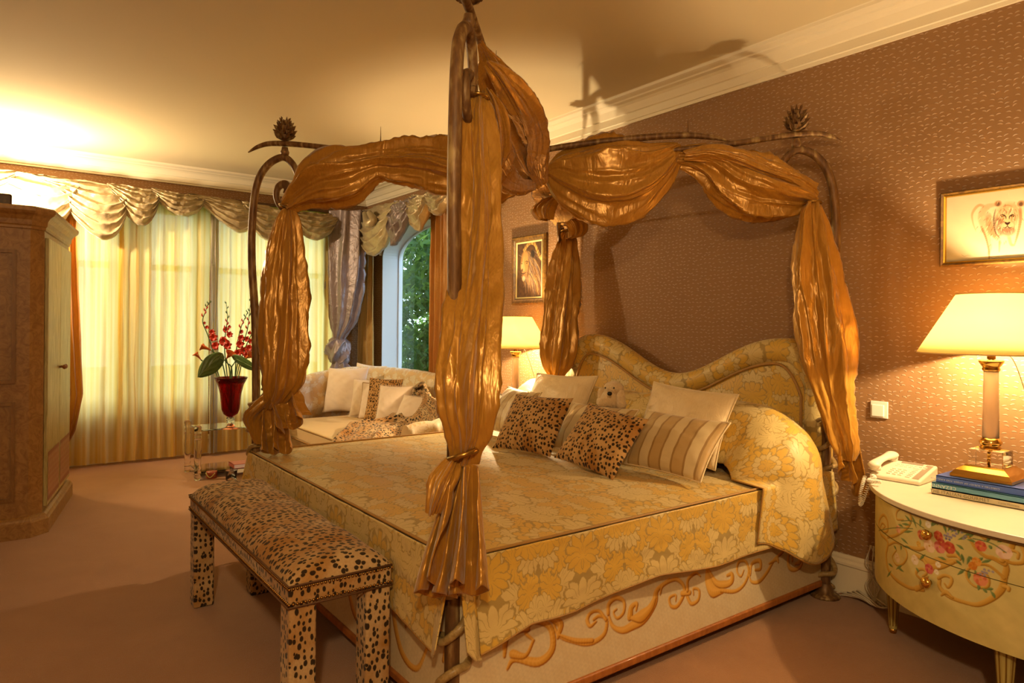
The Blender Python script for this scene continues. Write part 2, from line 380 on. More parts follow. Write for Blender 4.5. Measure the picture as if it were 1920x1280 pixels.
M['piping'] = plain('piping_cord', 'a47a3c', .6); M['phone'] = plain('phone_plastic', 'ded3bc', .4, spec=.5); M['phone_key'] = plain('phone_keys', 'f2ead8', .4)
M['phone_dark'] = plain('phone_display', '9c8f7c', .25); M['wire'] = plain('white_wire', 'cfc3ae', .5); M['black'] = plain('black_plastic', '17120f', .5)
M['paint'] = vcol('painted_surface', .45, .4, 0, .1); M['canvas'] = vcol('canvas_paint', .5, .3, 260, .1); M['paper'] = vcol('drawing_paper', .35, .4)
# ---------------------------------------------------------------- the room
XW, XE, YF, H = -7.85, 2.6, -6.2, 3.03
def struct(o): o['kind'] = 'structure'; return o
struct(MB().box(XW-.3, XE+.2, YF-.2, .3, -.1, 0).build('floor', M['carpet']))
struct(MB().box(XW-.3, XE+.2, YF-.2, .3, H, H+.1).build('ceiling', M['ceiling']))
struct(MB().box(XE, XE+.2, YF-.2, .3, 0, H).build('wall_right', M['wallpaper']))
struct(MB().box(XW-.3, XE+.2, YF-.2, YF, 0, H).build('wall_front', M['wallpaper']))
# left wall with three french windows
WINS = [(-4.9, -2.68), (-2.42, -1.90), (-1.78, -.48)]; WZ0, WZ1 = .58, 2.62
b = MB(); ys = [YF] + [y for w in WINS for y in w] + [.3]
for i in range(0, len(ys), 2): b.box(XW-.22, XW, ys[i], ys[i+1], 0, H)
for w in WINS: b.box(XW-.22, XW, w[0], w[1], 0, WZ0); b.box(XW-.22, XW, w[0], w[1], WZ1, H)
struct(b.build('wall_left', M['wallpaper']))
def window_frame(n, y0, y1, mull):
    f = MB(); x0, x1 = XW-.17, XW-.11
    f.box(x0, x1, y0, y1, WZ0, WZ0+.07).box(x0, x1, y0, y1, WZ1-.07, WZ1).box(x0, x1, y0, y0+.06, WZ0, WZ1).box(x0, x1, y1-.06, y1, WZ0, WZ1)
    f.box(x0, x1, y0, y1, 1.95, 2.01)
    for k in range(1, mull): 
        yy = y0+(y1-y0)*k/mull; f.box(x0, x1, yy-.03, yy+.03, WZ0, WZ1)
    f.box(XW-.22, XW+.03, y0-.02, y1+.02, WZ0-.035, WZ0)
    o = struct(f.build('window_%d' % n, M['white'])); 
    MB().box(x0+.028, x0+.032, y0+.05, y1-.05, WZ0+.05, WZ1-.05).build('window_pane', M['pane'], o)
for i, w in enumerate(WINS): window_frame(i+1, w[0], w[1], (4, 1, 2)[i])
# back wall with the arched window
AX0, AX1, AZ0, AZS, AR = -7.40, -5.50, .42, 2.20, .33
acx, ahw = (AX0+AX1)/2, (AX1-AX0)/2
b = MB(); T = .25
b.box(XW-.3, AX0, 0, T, 0, H).box(AX1, XE+.2, 0, T, 0, H).box(AX0, AX1, 0, T, 0, AZ0)
arch = [(acx+ahw*math.cos(a), AZS+AR*math.sin(a)) for a in np.linspace(PI, 0, 33)]
for (xa, za), (xb, zb) in zip(arch[:-1], arch[1:]):
    b.add([(xa, 0, za), (xb, 0, zb), (xb, 0, H), (xa, 0, H), (xa, T, za), (xb, T, zb), (xb, T, H), (xa, T, H)], [(0, 1, 2, 3), (7, 6, 5, 4)])
struct(b.build('wall_back', M['wallpaper']))
rv = MB()  # painted reveal lining the opening
loop = [(AX0, AZ0)]+arch+[(AX1, AZ0)]
def inset(l, d):
    return [(acx+(x-acx)*(1-d/ahw), max(AZ0+d, z-d) if z > AZ0+.01 else AZ0+d) for x, z in l]
li = inset(loop, .012)
n = len(loop)
for i in range(n):
    j = (i+1) % n; a, c, d, e = loop[i], loop[j], li[j], li[i]
    rv.add([(a[0], -.004, a[1]), (c[0], -.004, c[1]), (d[0], -.004, d[1]), (e[0], -.004, e[1]), (d[0], T+.01, d[1]), (e[0], T+.01, e[1])], [(0, 1, 2, 3), (3, 2, 4, 5)])
struct(rv.build('trim_5', M['reveal']))
fr = MB(); lo, lin_ = inset(loop, .012), inset(loop, .032)
for i in range(n):
    j = (i+1) % n
    a, c, d, e = lo[i], lo[j], lin_[j], lin_[i]; V = [(p[0], y, p[1]) for y in (.2, .22) for p in (a, c, d, e)]
    fr.add(V, [(0, 1, 2, 3), (4, 7, 6, 5), (3, 2, 6, 7), (0, 4, 5, 1)])
w4 = struct(fr.build('window_4', M['reveal']))
pymesh('window_pane', [(p[0], .21, p[1]) for p in lin_], [tuple(range(n))], M['pane'], w4)
# brown moulded arch over the opening
am = [(acx+(x-acx)*1.02, 0, z+.02) for x, z in arch]
struct(gmesh('trim_6', np.array([[(x*(1)+ (x-acx)*k*.06, -q, z+k*.07) for x, _, z in am] for k, q in ((0, 0), (0, .03), (.3, .035), (.5, .02), (.8, .03), (1, .025), (1, 0))]), M['ceiling']))
# cornice
prof = [(0, 0), (.012, 0), (.014, .018), (.022, .022), (.022, .07), (.034, .075), (.04, .085), (.06, .115), (.078, .128), (.105, .134), (.112, .142), (.14, .15), (.15, .155), (.155, .17), (.162, .172)]
zc = 2.858
def cornice(name, side):
    P = []
    for d, z in prof:
        z = zc + z*(H-zc)/.172
        if side == 'back': P.append([(XW+d, -d, z), (XE-d, -d, z)])
        elif side == 'left': P.append([(XW+d, YF+d, z), (XW+d, -d, z)])
        elif side == 'right': P.append([(XE-d, YF+d, z), (XE-d, -d, z)])
        else: P.append([(XW+d, YF+d, z), (XE-d, YF+d, z)])
    o = gmesh(name, np.array(P), M['cornice'], sm=False); struct(o)
for i, s in enumerate(('back', 'left', 'right', 'front')): cornice('trim_%d' % (i+1), s)
# baseboards
bp = [(.0, .205), (.008, .205), (.012, .195), (.02, .19), (.02, .18), (.03, .168), (.03, .155), (.022, .148), (.022, .0)]
struct(gmesh('baseboard_back', np.array([[(AX1-2.3, -d, z), (XE, -d, z)] for d, z in bp]), M['cornice'], sm=False))
struct(gmesh('baseboard_left', np.array([[(XW+d, YF, z), (XW+d, 0, z)] for d, z in bp]), M['cornice'], sm=False))
struct(gmesh('baseboard_right', np.array([[(XE-d, YF, z), (XE-d, 0, z)] for d, z in bp]), M['cornice'], sm=False))

# ---------------------------------------------------------------- outside
struct(MB().box(-30, 14, -20, 30, -.35, -.3).build('ground', plain('garden_grass', '4f6b2c', .9, nscale=20, vary=.3)))
leafm = NT('conifer_leaves'); g = leafm.coord()
lc = leafm.mix(leafm.noise(g, 1.3, 3), lin('14301a'), lin('4f7a34'))
lc = leafm.mix(leafm.ma('MULTIPLY', leafm.noise(g, 40, 2), .6), lc, lin('2f5a34'))
lb = leafm.bsdf(lc, .6, 0, .3); leafm = leafm.done(leafm.n('MixShader', {0: .35, 1: lb, 2: leafm.n('BsdfTranslucent', {'Color': (*lin('8fb04a'), 1)})}))
barkm = plain('bark', '4a3628', .9, nscale=12, nstr=.6)
def tree(label, x, y, h, r, n, seed, lean=0):
    rs = np.random.RandomState(seed); t = thing('tree', label, 'tree', (x, y, -.3))
    tube('trunk', [(x, y, -.3), (x+.05, y, h*.5), (x, y, h*.92)], [.16, .1, .03], barkm, t, 8, 4)
    # drooping sprays of small leaves
    nb = n//40; V = []; Fc = []
    for k in range(nb):
        z = h*(.06+.94*rs.rand()); rr = r*(1-(z/h)**2.2)*(.45+.6*rs.rand()**.5)+.05; a = rs.rand()*2*PI
        c = np.array([x+rr*math.cos(a), y+rr*math.sin(a), z-.3]); dr = np.array([math.cos(a), math.sin(a), .25-.9*rs.rand()])
        for q in range(40):
            p = c+dr*rs.rand()*.42+rs.randn(3)*np.array([.07, .07, .09]); s_ = .018+.028*rs.rand()
            u_ = rs.randn(3); u_ /= np.linalg.norm(u_); v_ = np.cross(u_, rs.randn(3)); v_ /= np.linalg.norm(v_)+1e-6
            i = len(V); V += [p-u_*s_*1.9, p+v_*s_*.7, p+u_*s_*1.9, p-v_*s_*.7]; Fc.append((i, i+1, i+2, i+3))
    o = pymesh('foliage', V, Fc, leafm, t); o['kind'] = 'stuff'; return t
tree('dark green conifer tree just outside the arched window, in its left half', -8.35, 1.75, 5.2, 1.0, 30000, 3)
tree('paler green leafy tree outside the arched window, beside the conifer', -6.6, 1.9, 4.4, .8, 15000, 5)
tree('tall green tree standing behind the conifer outside the arched window', -9.9, 4.2, 7.4, 1.8, 32000, 9)
tree('green tree further back outside the arched window, right of the conifer', -7.6, 4.6, 6.2, 1.6, 24000, 12)
# sheer windows look onto open sky and lawn

# ---------------------------------------------------------------- light
w = bpy.data.worlds.new('World'); SC.world = w; w.use_nodes = True
bg = w.node_tree.nodes['Background']; bg.inputs[0].default_value = (.62, .80, 1.0, 1); bg.inputs[1].default_value = SKY = 4.2
def point(name, p, watt, rad=.04, c=(1, .56, .22)):
    l = bpy.data.lights.new(name, 'POINT'); l.energy = watt; l.shadow_soft_size = rad; l.color = c
    o = bpy.data.objects.new(name, l); COL.objects.link(o); o.location = p; return o
WARM = (1.0, .72, .38)
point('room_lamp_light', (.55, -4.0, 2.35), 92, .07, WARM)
point('uplighter_light', (-7.15, -3.55, 2.46), 105, .05, (1, .76, .45))
point('far_corner_fill_light', (-1.2, -5.6, 1.7), 7, .15, WARM)  # weak unseen fill light added to brighten the room, no lamp stands here
SC.view_settings.view_transform = 'Standard'; SC.view_settings.look = 'None'; SC.view_settings.gamma = 1
SC.view_settings.exposure = 0.78; SC.view_settings.use_curve_mapping = False
SC.cycles.use_adaptive_sampling = True; SC.cycles.adaptive_threshold = .035; SC.cycles.max_bounces = 7; SC.cycles.diffuse_bounces = 3; SC.cycles.glossy_bounces = 3; SC.cycles.transmission_bounces = 8; SC.cycles.transparent_max_bounces = 12
SC.cycles.sample_clamp_indirect = 4; SC.cycles.caustics_refractive = False; SC.cycles.caustics_reflective = False
# ---------------------------------------------------------------- curtains on the window wall
def pleats(name, x0, x1, side, z0, z1, amp, n, seed, mat, parent=None, off=.1, nu=260, nv=50, pinch=None, thick=0):
    """hanging pleated cloth. side 'left': runs along y on the window wall, 'back': runs along x on the back wall"""
    s = np.linspace(0, 1, nu)[:, None]; t = np.linspace(0, 1, nv)[None, :]
    ph = s*n*2*PI + 1.6*fbm(s*3.1, 0*s, 0, seed) + .5*fbm(s*2, t*1.5, 0, seed+4)
    am = amp*(.55+.45*t)*(1+.5*fbm(s*4, t*.8, 0, seed+1))
    d = off + am*np.sin(ph) + .25*am*np.sin(2.3*ph+1) + .006*fbm(s*20, t*9, 0, seed+2, 2)
    a = x0+(x1-x0)*s + .35*am*np.cos(ph) + .01*fbm(s*5, t*4, 1, seed+3)
    if pinch is not None:
        # pinch: list of (t, centre, halfwidth factor)
        tt = [p[0] for p in pinch]; cc = np.interp(t, tt, [p[1] for p in pinch]); ww = np.interp(t, tt, [p[2] for p in pinch])
        mid = (x0+x1)/2; a = cc + (a-mid)*ww; d = off+(d-off)*np.clip(.5+ww*.6, .3, 1.2)
    z = z1+(z0-z1)*t + 0*s
    P = np.stack([XW+d, a, z], -1) if side == 'left' else np.stack([a, -d, z], -1)
    return gmesh(name, P, mat, parent, thick=thick)
G = 'sheer yellow silk curtains along the window wall'
for (y0, y1, n, sd, lb) in ((-4.95, -2.66, 13, 1, 'sheer yellow silk curtain next to the painted armoire'),
                            (-2.70, -1.86, 7, 5, 'sheer yellow silk curtain hanging behind the flower vase, left of it'),
                            (-1.85, -.45, 10, 9, 'sheer yellow silk curtain beyond the left foot post of the bed')):
    setp(pleats('sheer_curtain', y0, y1, 'left', .03, 2.72, .026, n, sd, M['sheer'], off=.17, nu=420), lb, 'curtain', G)
M['lilac'] = silk('pale_lilac_silk', 'a89c90', 'cfc4b4', .4, .1, trans=.35)
setp(pleats('side_drape', -1.86, -1.78, 'left', .03, 2.72, .03, 2, 31, M['lilac'], off=.2, nu=60), 'narrow grey taffeta drape between the two brightest sheer curtains, behind the flowers', 'curtain')
# amber drape bunched beside the armoire, swept back low down
o = pleats('side_drape', -3.27, -3.07, 'left', .05, 2.70, .035, 3, 41, M['orange'], off=.22, nu=140, nv=80,
           pinch=[(0, -3.17, 1.1), (.4, -3.13, .95), (.75, -3.08, .9), (.88, -3.12, .7), (1, -3.25, .5)])
setp(o, 'amber taffeta drape with a scalloped edge hanging right behind the armoire', 'curtain')
# corner drapes
def hang(name, cx, cy, prof, k, amp, seed, mat, parent=None, nth=120, nv=90, tw=.6, flat=.5, ang=0.0):
    """bunched vertical drape; prof rows: z, centre shift, half width, half depth"""
    pr = crom(prof, 12); z = pr[:, 0]; sh = pr[:, 1]; hw = pr[:, 2]; hd = pr[:, 3]
    th = (np.arange(nth)/nth*2*PI)[:, None]; s = np.linspace(0, 1, len(z))[None, :]
    w_ = k*th + tw*s*6 + 1.3*fbm(np.cos(th)*1.4, np.sin(th)*1.4, s*2.2, seed)
    r = 1 + amp*(1-2*np.abs(np.sin(w_/2))**.8) + .5*amp*fbm(np.cos(th)*2.4, np.sin(th)*2.4, s*5, seed+2)
    dx, dy = math.cos(ang), math.sin(ang)
    X_ = np.cos(th)*hw*r+sh; Y_ = np.sin(th)*hd*r
    P = np.stack([cx+X_*dx-Y_*dy, cy+X_*dy+Y_*dx, z[None, :]+0*th+.012*fbm(np.cos(th)*3, np.sin(th)*3, s*3, seed)], -1)
    return gmesh(name, P, mat, parent, close=True)
t = thing('knotted_drape', 'grey-mauve taffeta drape tied in a knot in the corner above the sofa', 'curtain', (-7.55, -.42, 0))
hang('upper_fall', -7.55, -.42, [(2.72, 0, .26, .07), (2.2, 0, .25, .08), (1.8, .01, .22, .08), (1.45, .0, .15, .07), (1.27, -.04, .075, .06), (1.2, -.05, .05, .05)], 9, .22, 3, M['taupe'], t, ang=.75)
kn = hang('knot', -7.55-.03, -.42, [(1.26, -.03, .05, .05), (1.2, -.05, .12, .10), (1.08, -.05, .145, .12), (.97, -.04, .11, .09), (.93, -.03, .06, .05)], 5, .18, 8, M['taupe'], t, ang=.75, tw=2.2)
hang('lower_fall', -7.55, -.42, [(.98, -.04, .06, .05), (.85, -.02, .12, .07), (.5, 0, .16, .08), (.02, 0, .2, .1)], 7, .24, 13, M['taupe'], t, ang=.75)
setp(pleats('side_drape', -7.72, -7.36, 'back', .03, 2.7, .035, 4, 51, M['goldcurt'], off=.15, nu=140), 'gold taffeta drape hanging straight between the room corner and the arched window', 'curtain')
setp(pleats('side_drape', -6.06, -5.52, 'back', .03, 2.7, .035, 5, 57, M['orange'], off=.12, nu=140), 'amber taffeta drape on the arched window, beside the lion painting', 'curtain')
# pelmet boards carrying the valances
setp(MB().box(XW, XW+.2, -4.9, -.02, 2.70, 2.73).build('curtain_pelmet', plain('pelmet_wood', '5a3c22', .5), bevel=.004), 'dark wooden pelmet board over the sheer curtains', 'pelmet')
setp(MB().box(-7.63, -5.45, -.17, 0, 2.70, 2.73).build('curtain_pelmet', M['ceiling'], bevel=.004), 'pale wooden pelmet board over the arched window', 'pelmet')

# swagged valances -------------------------------------------------
def swag(name, pl, pr, pb, out, seed, mat, parent, nf=5, bulge=.10, na=70, nt=60, gather=.25, lean=0.0):
    """pl, pr top ends, pb lowest point of the bottom edge; out = unit vector into the room"""
    pl, pr, pb, out = map(np.array, (pl, pr, pb, out)); a = np.linspace(0, 1, na)[:, None, None]; t = np.linspace(0, 1, nt)[None, :, None]
    base = pl+(pr-pl)*a; d = pr-pl; L = np.linalg.norm(d); ab = np.clip(((pb-pl)@d)/(L*L), .15, .85)
    drop = (pl+(pr-pl)*ab-pb)[2]
    g_ = np.log(.5)/np.log(ab); aa = a**g_; arc = (4*aa*(1-aa))**.75
    dz = -drop*arc*t**1.15 - gather*drop*t*(1-arc)*.55
    ph = t*nf*2*PI + 2.2*fbm(a*2.1, t*1.3, 0, seed) + lean*a*6
    rid = (1-2*np.abs(np.sin(ph/2))**.7)
    o_ = bulge*np.sin(PI*np.clip(t, 0, 1)*.8)*arc**.6 + .018+.022*rid*(.35+.65*arc) + .02*fbm(a*6, t*5, 0, seed+3)
    P = base + np.array([0, 0, 1])*(dz+.01*rid*arc+.008*fbm(a*9, t*7, 1, seed)) + out*o_
    # back roll of the lower hem
    hem = P[:, -1:].copy(); P = np.concatenate([P, hem-out*.03-np.array([0, 0, .006]), hem-out*.05+np.array([0, 0, .03])], 1)
    return gmesh(name, P, mat, parent)
t = thing('swag_valance', 'long valance of cream and taupe silk swags above the sheer curtains', 'valance', (XW+.2, -2.4, 2.7))
xs = XW+.24; O1 = (1, 0, 0)
def Wl(u, v, off=0): return W(u, v, x=xs+off)
SW = [((-700, 215), (-420, 258), (-560, 345), 5), ((-440, 250), (-170, 296), (-300, 372), 5), ((-190, 290), (30, 320), (-70, 392), 5), ((-20, 318), (150, 338), (75, 432), 5), ((60, 326), (245, 352), (192, 447), 6), ((200, 343), (300, 358), (262, 420), 6),
      ((283, 352), (385, 371), (335, 402), 5), ((352, 362), (482, 384), (445, 434), 5), ((452, 376), (560, 398), (502, 452), 5), ((540, 396), (632, 404), (592, 448), 5)]
for i, (a, c, b_, nf) in enumerate(SW):
    swag('swag', Wl(*a), Wl(*c), Wl(*b_, off=.05), O1, 20+i*3.1, M['valance'], t, nf, .11, lean=(.4, -.4, .5, -.6, .3, -.5, .8, .2, .6, -.3)[i])
t2 = thing('swag_valance', 'valance of gold and taupe silk swags above the arched window', 'valance', (-6.6, -.17, 2.7))
O2 = (0, -1, 0)
def Wb(u, v, off=0): return W(u, v, y=-.2-off)
for i, (a, c, b_, nf) in enumerate([((680, 396), (750, 375), (702, 478), 5), ((742, 378), (782, 366), (738, 462), 4), ((770, 370), (812, 358), (785, 431), 4), ((800, 362), (850, 350), (822, 402), 4), ((840, 352), (905, 338), (872, 392), 4)]):
    swag('swag', Wb(*a), Wb(*c), Wb(*b_, off=.04), O2, 60+i*2.7, M['valance' if i != 1 else 'taupe'], t2, nf, .10, lean=.5)
gmesh('rosette', tubeP([W(684, 400, y=-.33), W(690, 418, y=-.36), W(700, 412, y=-.33), W(692, 398, y=-.34)], [.03, .05, .05, .03], 14, 6), M['valance'], t2, close=True)
# ---------------------------------------------------------------- painting helper
class Canvas:
    def __init__(s, w, h, bg, aspect=None):
        s.w, s.h = w, h; s.A = np.zeros((w, h, 3)); s.A[:] = lin(bg)
    def grain(s, amt, sc, seed=0, col=None):
        x, y = np.meshgrid(np.arange(s.w), np.arange(s.h), indexing='ij'); n = fbm(x*sc, y*sc, 0, seed, 4)[..., None]
        if col is None: s.A *= 1+amt*n
        else: s.blend(np.clip(.5+n[..., 0], 0, 1)*amt, col)
        return s
    def blend(s, m, c):
        s.A = s.A*(1-m[..., None])+np.array(lin(c))*m[..., None]
    def _box(s, x0, x1, y0, y1):
        return max(0, int(x0)), min(s.w, int(x1)+2), max(0, int(y0)), min(s.h, int(y1)+2)
    def stroke(s, pts, wd, c, c2=None, taper=(1, 1), steps=8, op=1.0, soft_=1.0):
        """pts in canvas cells"""
        P = crom(pts, steps) if len(pts) > 2 else np.linspace(pts[0], pts[-1], 12)
        n = len(P); wds = np.interp(np.linspace(0, 1, n), np.linspace(0, 1, len(taper)), taper)*wd
        for (p, q, wa) in zip(P[:-1], P[1:], wds):
            R = wa+2; x0, x1, y0, y1 = s._box(min(p[0], q[0])-R, max(p[0], q[0])+R, min(p[1], q[1])-R, max(p[1], q[1])+R)
            if x1 <= x0 or y1 <= y0: continue
            X_, Y_ = np.meshgrid(np.arange(x0, x1), np.arange(y0, y1), indexing='ij')
            d = q-p; L = d@d+1e-9; t = np.clip(((X_-p[0])*d[0]+(Y_-p[1])*d[1])/L, 0, 1)
            ds = np.hypot(X_-p[0]-t*d[0], Y_-p[1]-t*d[1]); m = np.clip((wa-ds)/soft_+.5, 0, 1)*op
            sub = s.A[x0:x1, y0:y1]
            col = np.array(lin(c))
            if c2 is not None:
                sd = np.clip(((X_-p[0]-t*d[0])*(-.7)+(Y_-p[1]-t*d[1])*.7)/(wa+1e-6)*.5+.5, 0, 1)[..., None]; col = col*(1-sd)+np.array(lin(c2))*sd
            s.A[x0:x1, y0:y1] = sub*(1-m[..., None])+col*m[..., None]
        return s
    def ell(s, c, rx, ry, col, ang=0, op=1.0, soft_=.15):
        R = max(rx, ry)*1.3+2; x0, x1, y0, y1 = s._box(c[0]-R, c[0]+R, c[1]-R, c[1]+R)
        if x1 <= x0 or y1 <= y0: return s
        X_, Y_ = np.meshgrid(np.arange(x0, x1)-c[0], np.arange(y0, y1)-c[1], indexing='ij'); ca, sa = math.cos(ang), math.sin(ang)
        d = np.hypot((X_*ca+Y_*sa)/rx, (-X_*sa+Y_*ca)/ry); m = (np.clip((1-d)/soft_+.5, 0, 1)*op)[..., None]
        s.A[x0:x1, y0:y1] = s.A[x0:x1, y0:y1]*(1-m)+np.array(lin(col))*m
        return s
def spiral(c, r0, turns, a0, dirn=1, n=26, grow=1.0, rin=.12):
    out = []
    for i in range(n):
        f = i/(n-1); r = r0*(1-f*(1-rin))**grow; a = a0+dirn*f*turns*2*PI
        out.append((c[0]+r*math.cos(a), c[1]+r*math.sin(a)))
    return out

# ---------------------------------------------------------------- the bed
XR, XL, YFT, YHD = -1.885, -4.115, -2.395, -.16     # plinth faces
ZS = .645                                             # height of the bedspread seam
bed = thing('four_poster_bed', 'large bed with four bronze twisted-vine posts, damask headboard and painted plinth', 'bed', (-3.0, -1.3, 0))
# painted plinth side: scroll frieze on parchment ground
def plinth_canvas(Lm, dens, seed, flip=False, flats=()):
    w, h = int(Lm*dens), int(.55*dens); c = Canvas(w, h, 'd9c8a4'); c.grain(.10, .35, seed); c.grain(.25, .06, seed+1, 'c9ad7c')
    return c
side = plinth_canvas(2.24, 330, 2)
def sp(u, v):   # photo point on the plinth side -> canvas cell
    p = W(u, v, x=XR); return ((p[1]-YFT)*330, (p[2]-.08)*330)
def fr_(pts): return [sp(*p) for p in pts]
OC, OD, OL = 'c98a24', '9c5a12', 'e6b45a'
def scroll(cv, pts, wd, taper=(1, .5), steps=8):
    cv.stroke([(p[0]+1.2, p[1]-1.5) for p in pts], wd*1.1, OD, taper=taper, steps=steps)
    cv.stroke(pts, wd, OC, OL, taper=taper, steps=steps)
    cv.stroke([(p[0]-wd*.3, p[1]+wd*.3) for p in pts], wd*.25, OL, taper=taper, steps=steps, op=.8)
Z3 = lambda x, y: (1080+x/3.4286, 940+y/3.4286)      # from the enlarged crop
def zz(*pts): return fr_([Z3(*p) for p in pts])
scrolls = [
    (zz((-160, 700), (-120, 850), (0, 900), (100, 905), (180, 850), (195, 760), (150, 735), (110, 760)), 5, (.4, 1, .7, .4)),
    (zz((190, 760), (150, 705), (95, 715), (70, 760), (90, 800), (130, 770)), 4, (.8, .6, 1, .3)),
    (zz((205, 720), (235, 800), (300, 825), (370, 790), (430, 750), (500, 650), (520, 570), (600, 500)), 6, (.4, .8, 1.5, 2, 1, .3)),
    (zz((205, 720), (210, 660), (255, 620), (305, 640), (305, 710), (265, 750), (240, 715), (262, 690)), 4, (1, 1, .6, .3)),
    (zz((345, 740), (355, 680), (390, 655), (385, 700)), 5, (1.5, .8, .3)),
    (zz((360, 750), (420, 735), (480, 680), (510, 620)), 8, (.5, 1.6, .8, .2)),
    (zz((540, 600), (560, 540), (640, 500), (690, 540), (690, 600), (650, 670), (610, 670), (600, 620), (640, 600), (640, 640)), 4, (.3, 1, 1, .7, .3)),
    (zz((710, 600), (740, 655), (785, 630), (790, 570), (755, 560), (755, 600)), 4, (1, .8, .3)),
    (zz((680, 590), (730, 585)), 5, (1, 1)), (zz((715, 570), (720, 500), (770, 460), (800, 480)), 4, (1, .8, .3)),
    (zz((840, 440), (850, 510), (880, 570), (940, 575)), 9, (.4, 1.2, 1.6, .4)), (zz((850, 440), (900, 520), (960, 530), (1000, 510), (1000, 465), (970, 475)), 6, (.6, 1.4, 1, .4)),
    (zz((930, 570), (1020, 575), (1080, 530), (1110, 450), (1090, 385), (1045, 390), (1035, 450), (1060, 480), (1080, 440)), 4, (1, .9, .7, .3)),
    (zz((1110, 470), (1130, 515), (1180, 510), (1230, 450), (1270, 380), (1330, 320)), 4, (.5, 1, 1, .9)), (zz((1120, 470), (1130, 400), (1180, 380), (1185, 430), (1150, 440)), 5, (.5, 1, .4)),
    (zz((1240, 400), (1290, 370), (1300, 390)), 5, (.3, 1, .3)),
    (zz((1400, 300), (1365, 350), (1370, 420), (1410, 435), (1450, 400), (1455, 300)), 5, (.5, 1, 1, .8, .4)), (zz((1390, 380), (1390, 340), (1410, 350)), 3, (1, .3)), (zz((1410, 400), (1440, 380), (1430, 300)), 6, (.5, 1, .4)),
    (fr_([(950, 1255), (965, 1235), (1010, 1240), (1035, 1215), (1030, 1175), (1000, 1165), (985, 1185), (1000, 1200)]), 5, (.3, 1.6, 1.2, .8, .4)),
    (fr_([(945, 1230), (950, 1190), (975, 1178), (990, 1180)]), 7, (.4, 1.3, .4)), (fr_([(960, 1225), (985, 1228), (1000, 1200)]), 5, (1.4, .6, .4)),
    (fr_([(1045, 1195), (1050, 1170), (1030, 1160)]), 6, (.5, 1.2, .4)), (fr_([(1048, 1190), (1080, 1200), (1110, 1200)]), 4, (.5, 1, 1)),
]
for pts, wd, tp in scrolls: scroll(side, pts, wd*.62, tp, 6)
def canvas_plane(name, cv, fn, mat, parent):
    s_, t_ = np.meshgrid(np.linspace(0, 1, cv.w), np.linspace(0, 1, cv.h), indexing='ij')
    return gmesh(name, fn(s_, t_), mat, parent, col=cv.A)
ZP0, ZP1 = .08, .63
canvas_plane('side_panel', side, lambda s, t: np.stack([XR+0*s, YFT+2.235*s, ZP0+.55*t], -1), M['paint'], bed)
fc = plinth_canvas(2.23, 300, 7)
for k in range(5):
    x0 = 60+k*130; 
    scroll(fc, [(x0, 60), (x0+25, 25), (x0+60, 30), (x0+80, 70), (x0+60, 95), (x0+40, 80), (x0+50, 62)], 4, (.4, 1, 1, .5))
    scroll(fc, [(x0, 60), (x0-15, 80), (x0-35, 75), (x0-30, 55)], 5, (1, .8, .3))
canvas_plane('foot_panel', fc, lambda s, t: np.stack([XR-2.23*s, YFT+0*s, ZP0+.55*t], -1), M['paint'], bed)
MB().box(XL, XR-.004, YFT+.004, YHD, .085, .62).build('plinth_core', M['white'], bed)
tm = woodwash('plinth_moulding', '9c5a24', 'b87234', '6e3a12')
MB().box(XL-.01, XR+.012, YFT-.012, YHD, .055, .088).build('plinth_moulding', tm, bed, bevel=.008)
MB().box(XL+.12, XR-.12, YFT+.12, YHD, .0, .056).build('recessed_base', plain('dark_base', '24140a', .8), bed)
# headboard
HC = -2.905
def hb_top(x):
    q = abs(x-HC)
    return 1.10+.24*(1-math.cos(PI*min(1, q/.76)))/2-.02*smooth(.8, 1, q)
hx = np.concatenate([np.linspace(-4.05, -1.99, 60)])
def hb_outline(ins):
    """outline from bottom left over the top to bottom right, inset by ins"""
    top = [(x, hb_top(x)) for x in np.linspace(HC-1.03+ins, HC+1.03-ins, 70)]
    top = [(x, z-ins-.16*max(0, (abs(x-HC)-.86+ins)/.17)**2.6) for x, z in top]
    l = [(HC-1.03+ins, z) for z in np.linspace(.1, top[0][1]-.01, 10)]; r = [(HC+1.03-ins, z) for z in np.linspace(top[-1][1]-.01, .1, 10)]
    return l+top+r
ol = hb_outline(0.055); V = [(x, -.11, z) for x, z in ol]+[(x, -.02, z) for x, z in ol]; n_ = len(ol)
inn = hb_outline(.13)
P = np.array([[(x, -.02, z) for x, z in hb_outline(.05)], [(x, -.13, z) for x, z in hb_outline(.10)], [(x, -.145, z) for x, z in inn], [((x-HC)*.6+HC, -.155, .1+(z-.1)*.7) for x, z in inn], [(HC, -.155, .3) for x, z in inn]])
uvh = np.stack([P[..., 0], P[..., 2]], -1); gmesh('headboard', P, M['damask'], bed, uv=uvh)
rp = tubeP([(x, -.10, z) for x, z in hb_outline(.065)], .072, 18); 
arcl = np.concatenate([[0], np.cumsum(np.linalg.norm(np.diff(np.array(hb_outline(.065)), axis=0), axis=1))])
uvr = np.stack([np.broadcast_to(np.arange(18)[:, None]/18*.45, rp.shape[:2]), np.broadcast_to(arcl[None], rp.shape[:2])], -1)
rp[:, :, 1] = -.10+(rp[:, :, 1]+.10)*1.0
gmesh('headboard_roll', rp, M['damask_dim'], bed, close=True, uv=uvr)
tube('headboard_piping', [(x, -.150, z) for x, z in hb_outline(.135)], .0085, M['piping'], bed, 8)

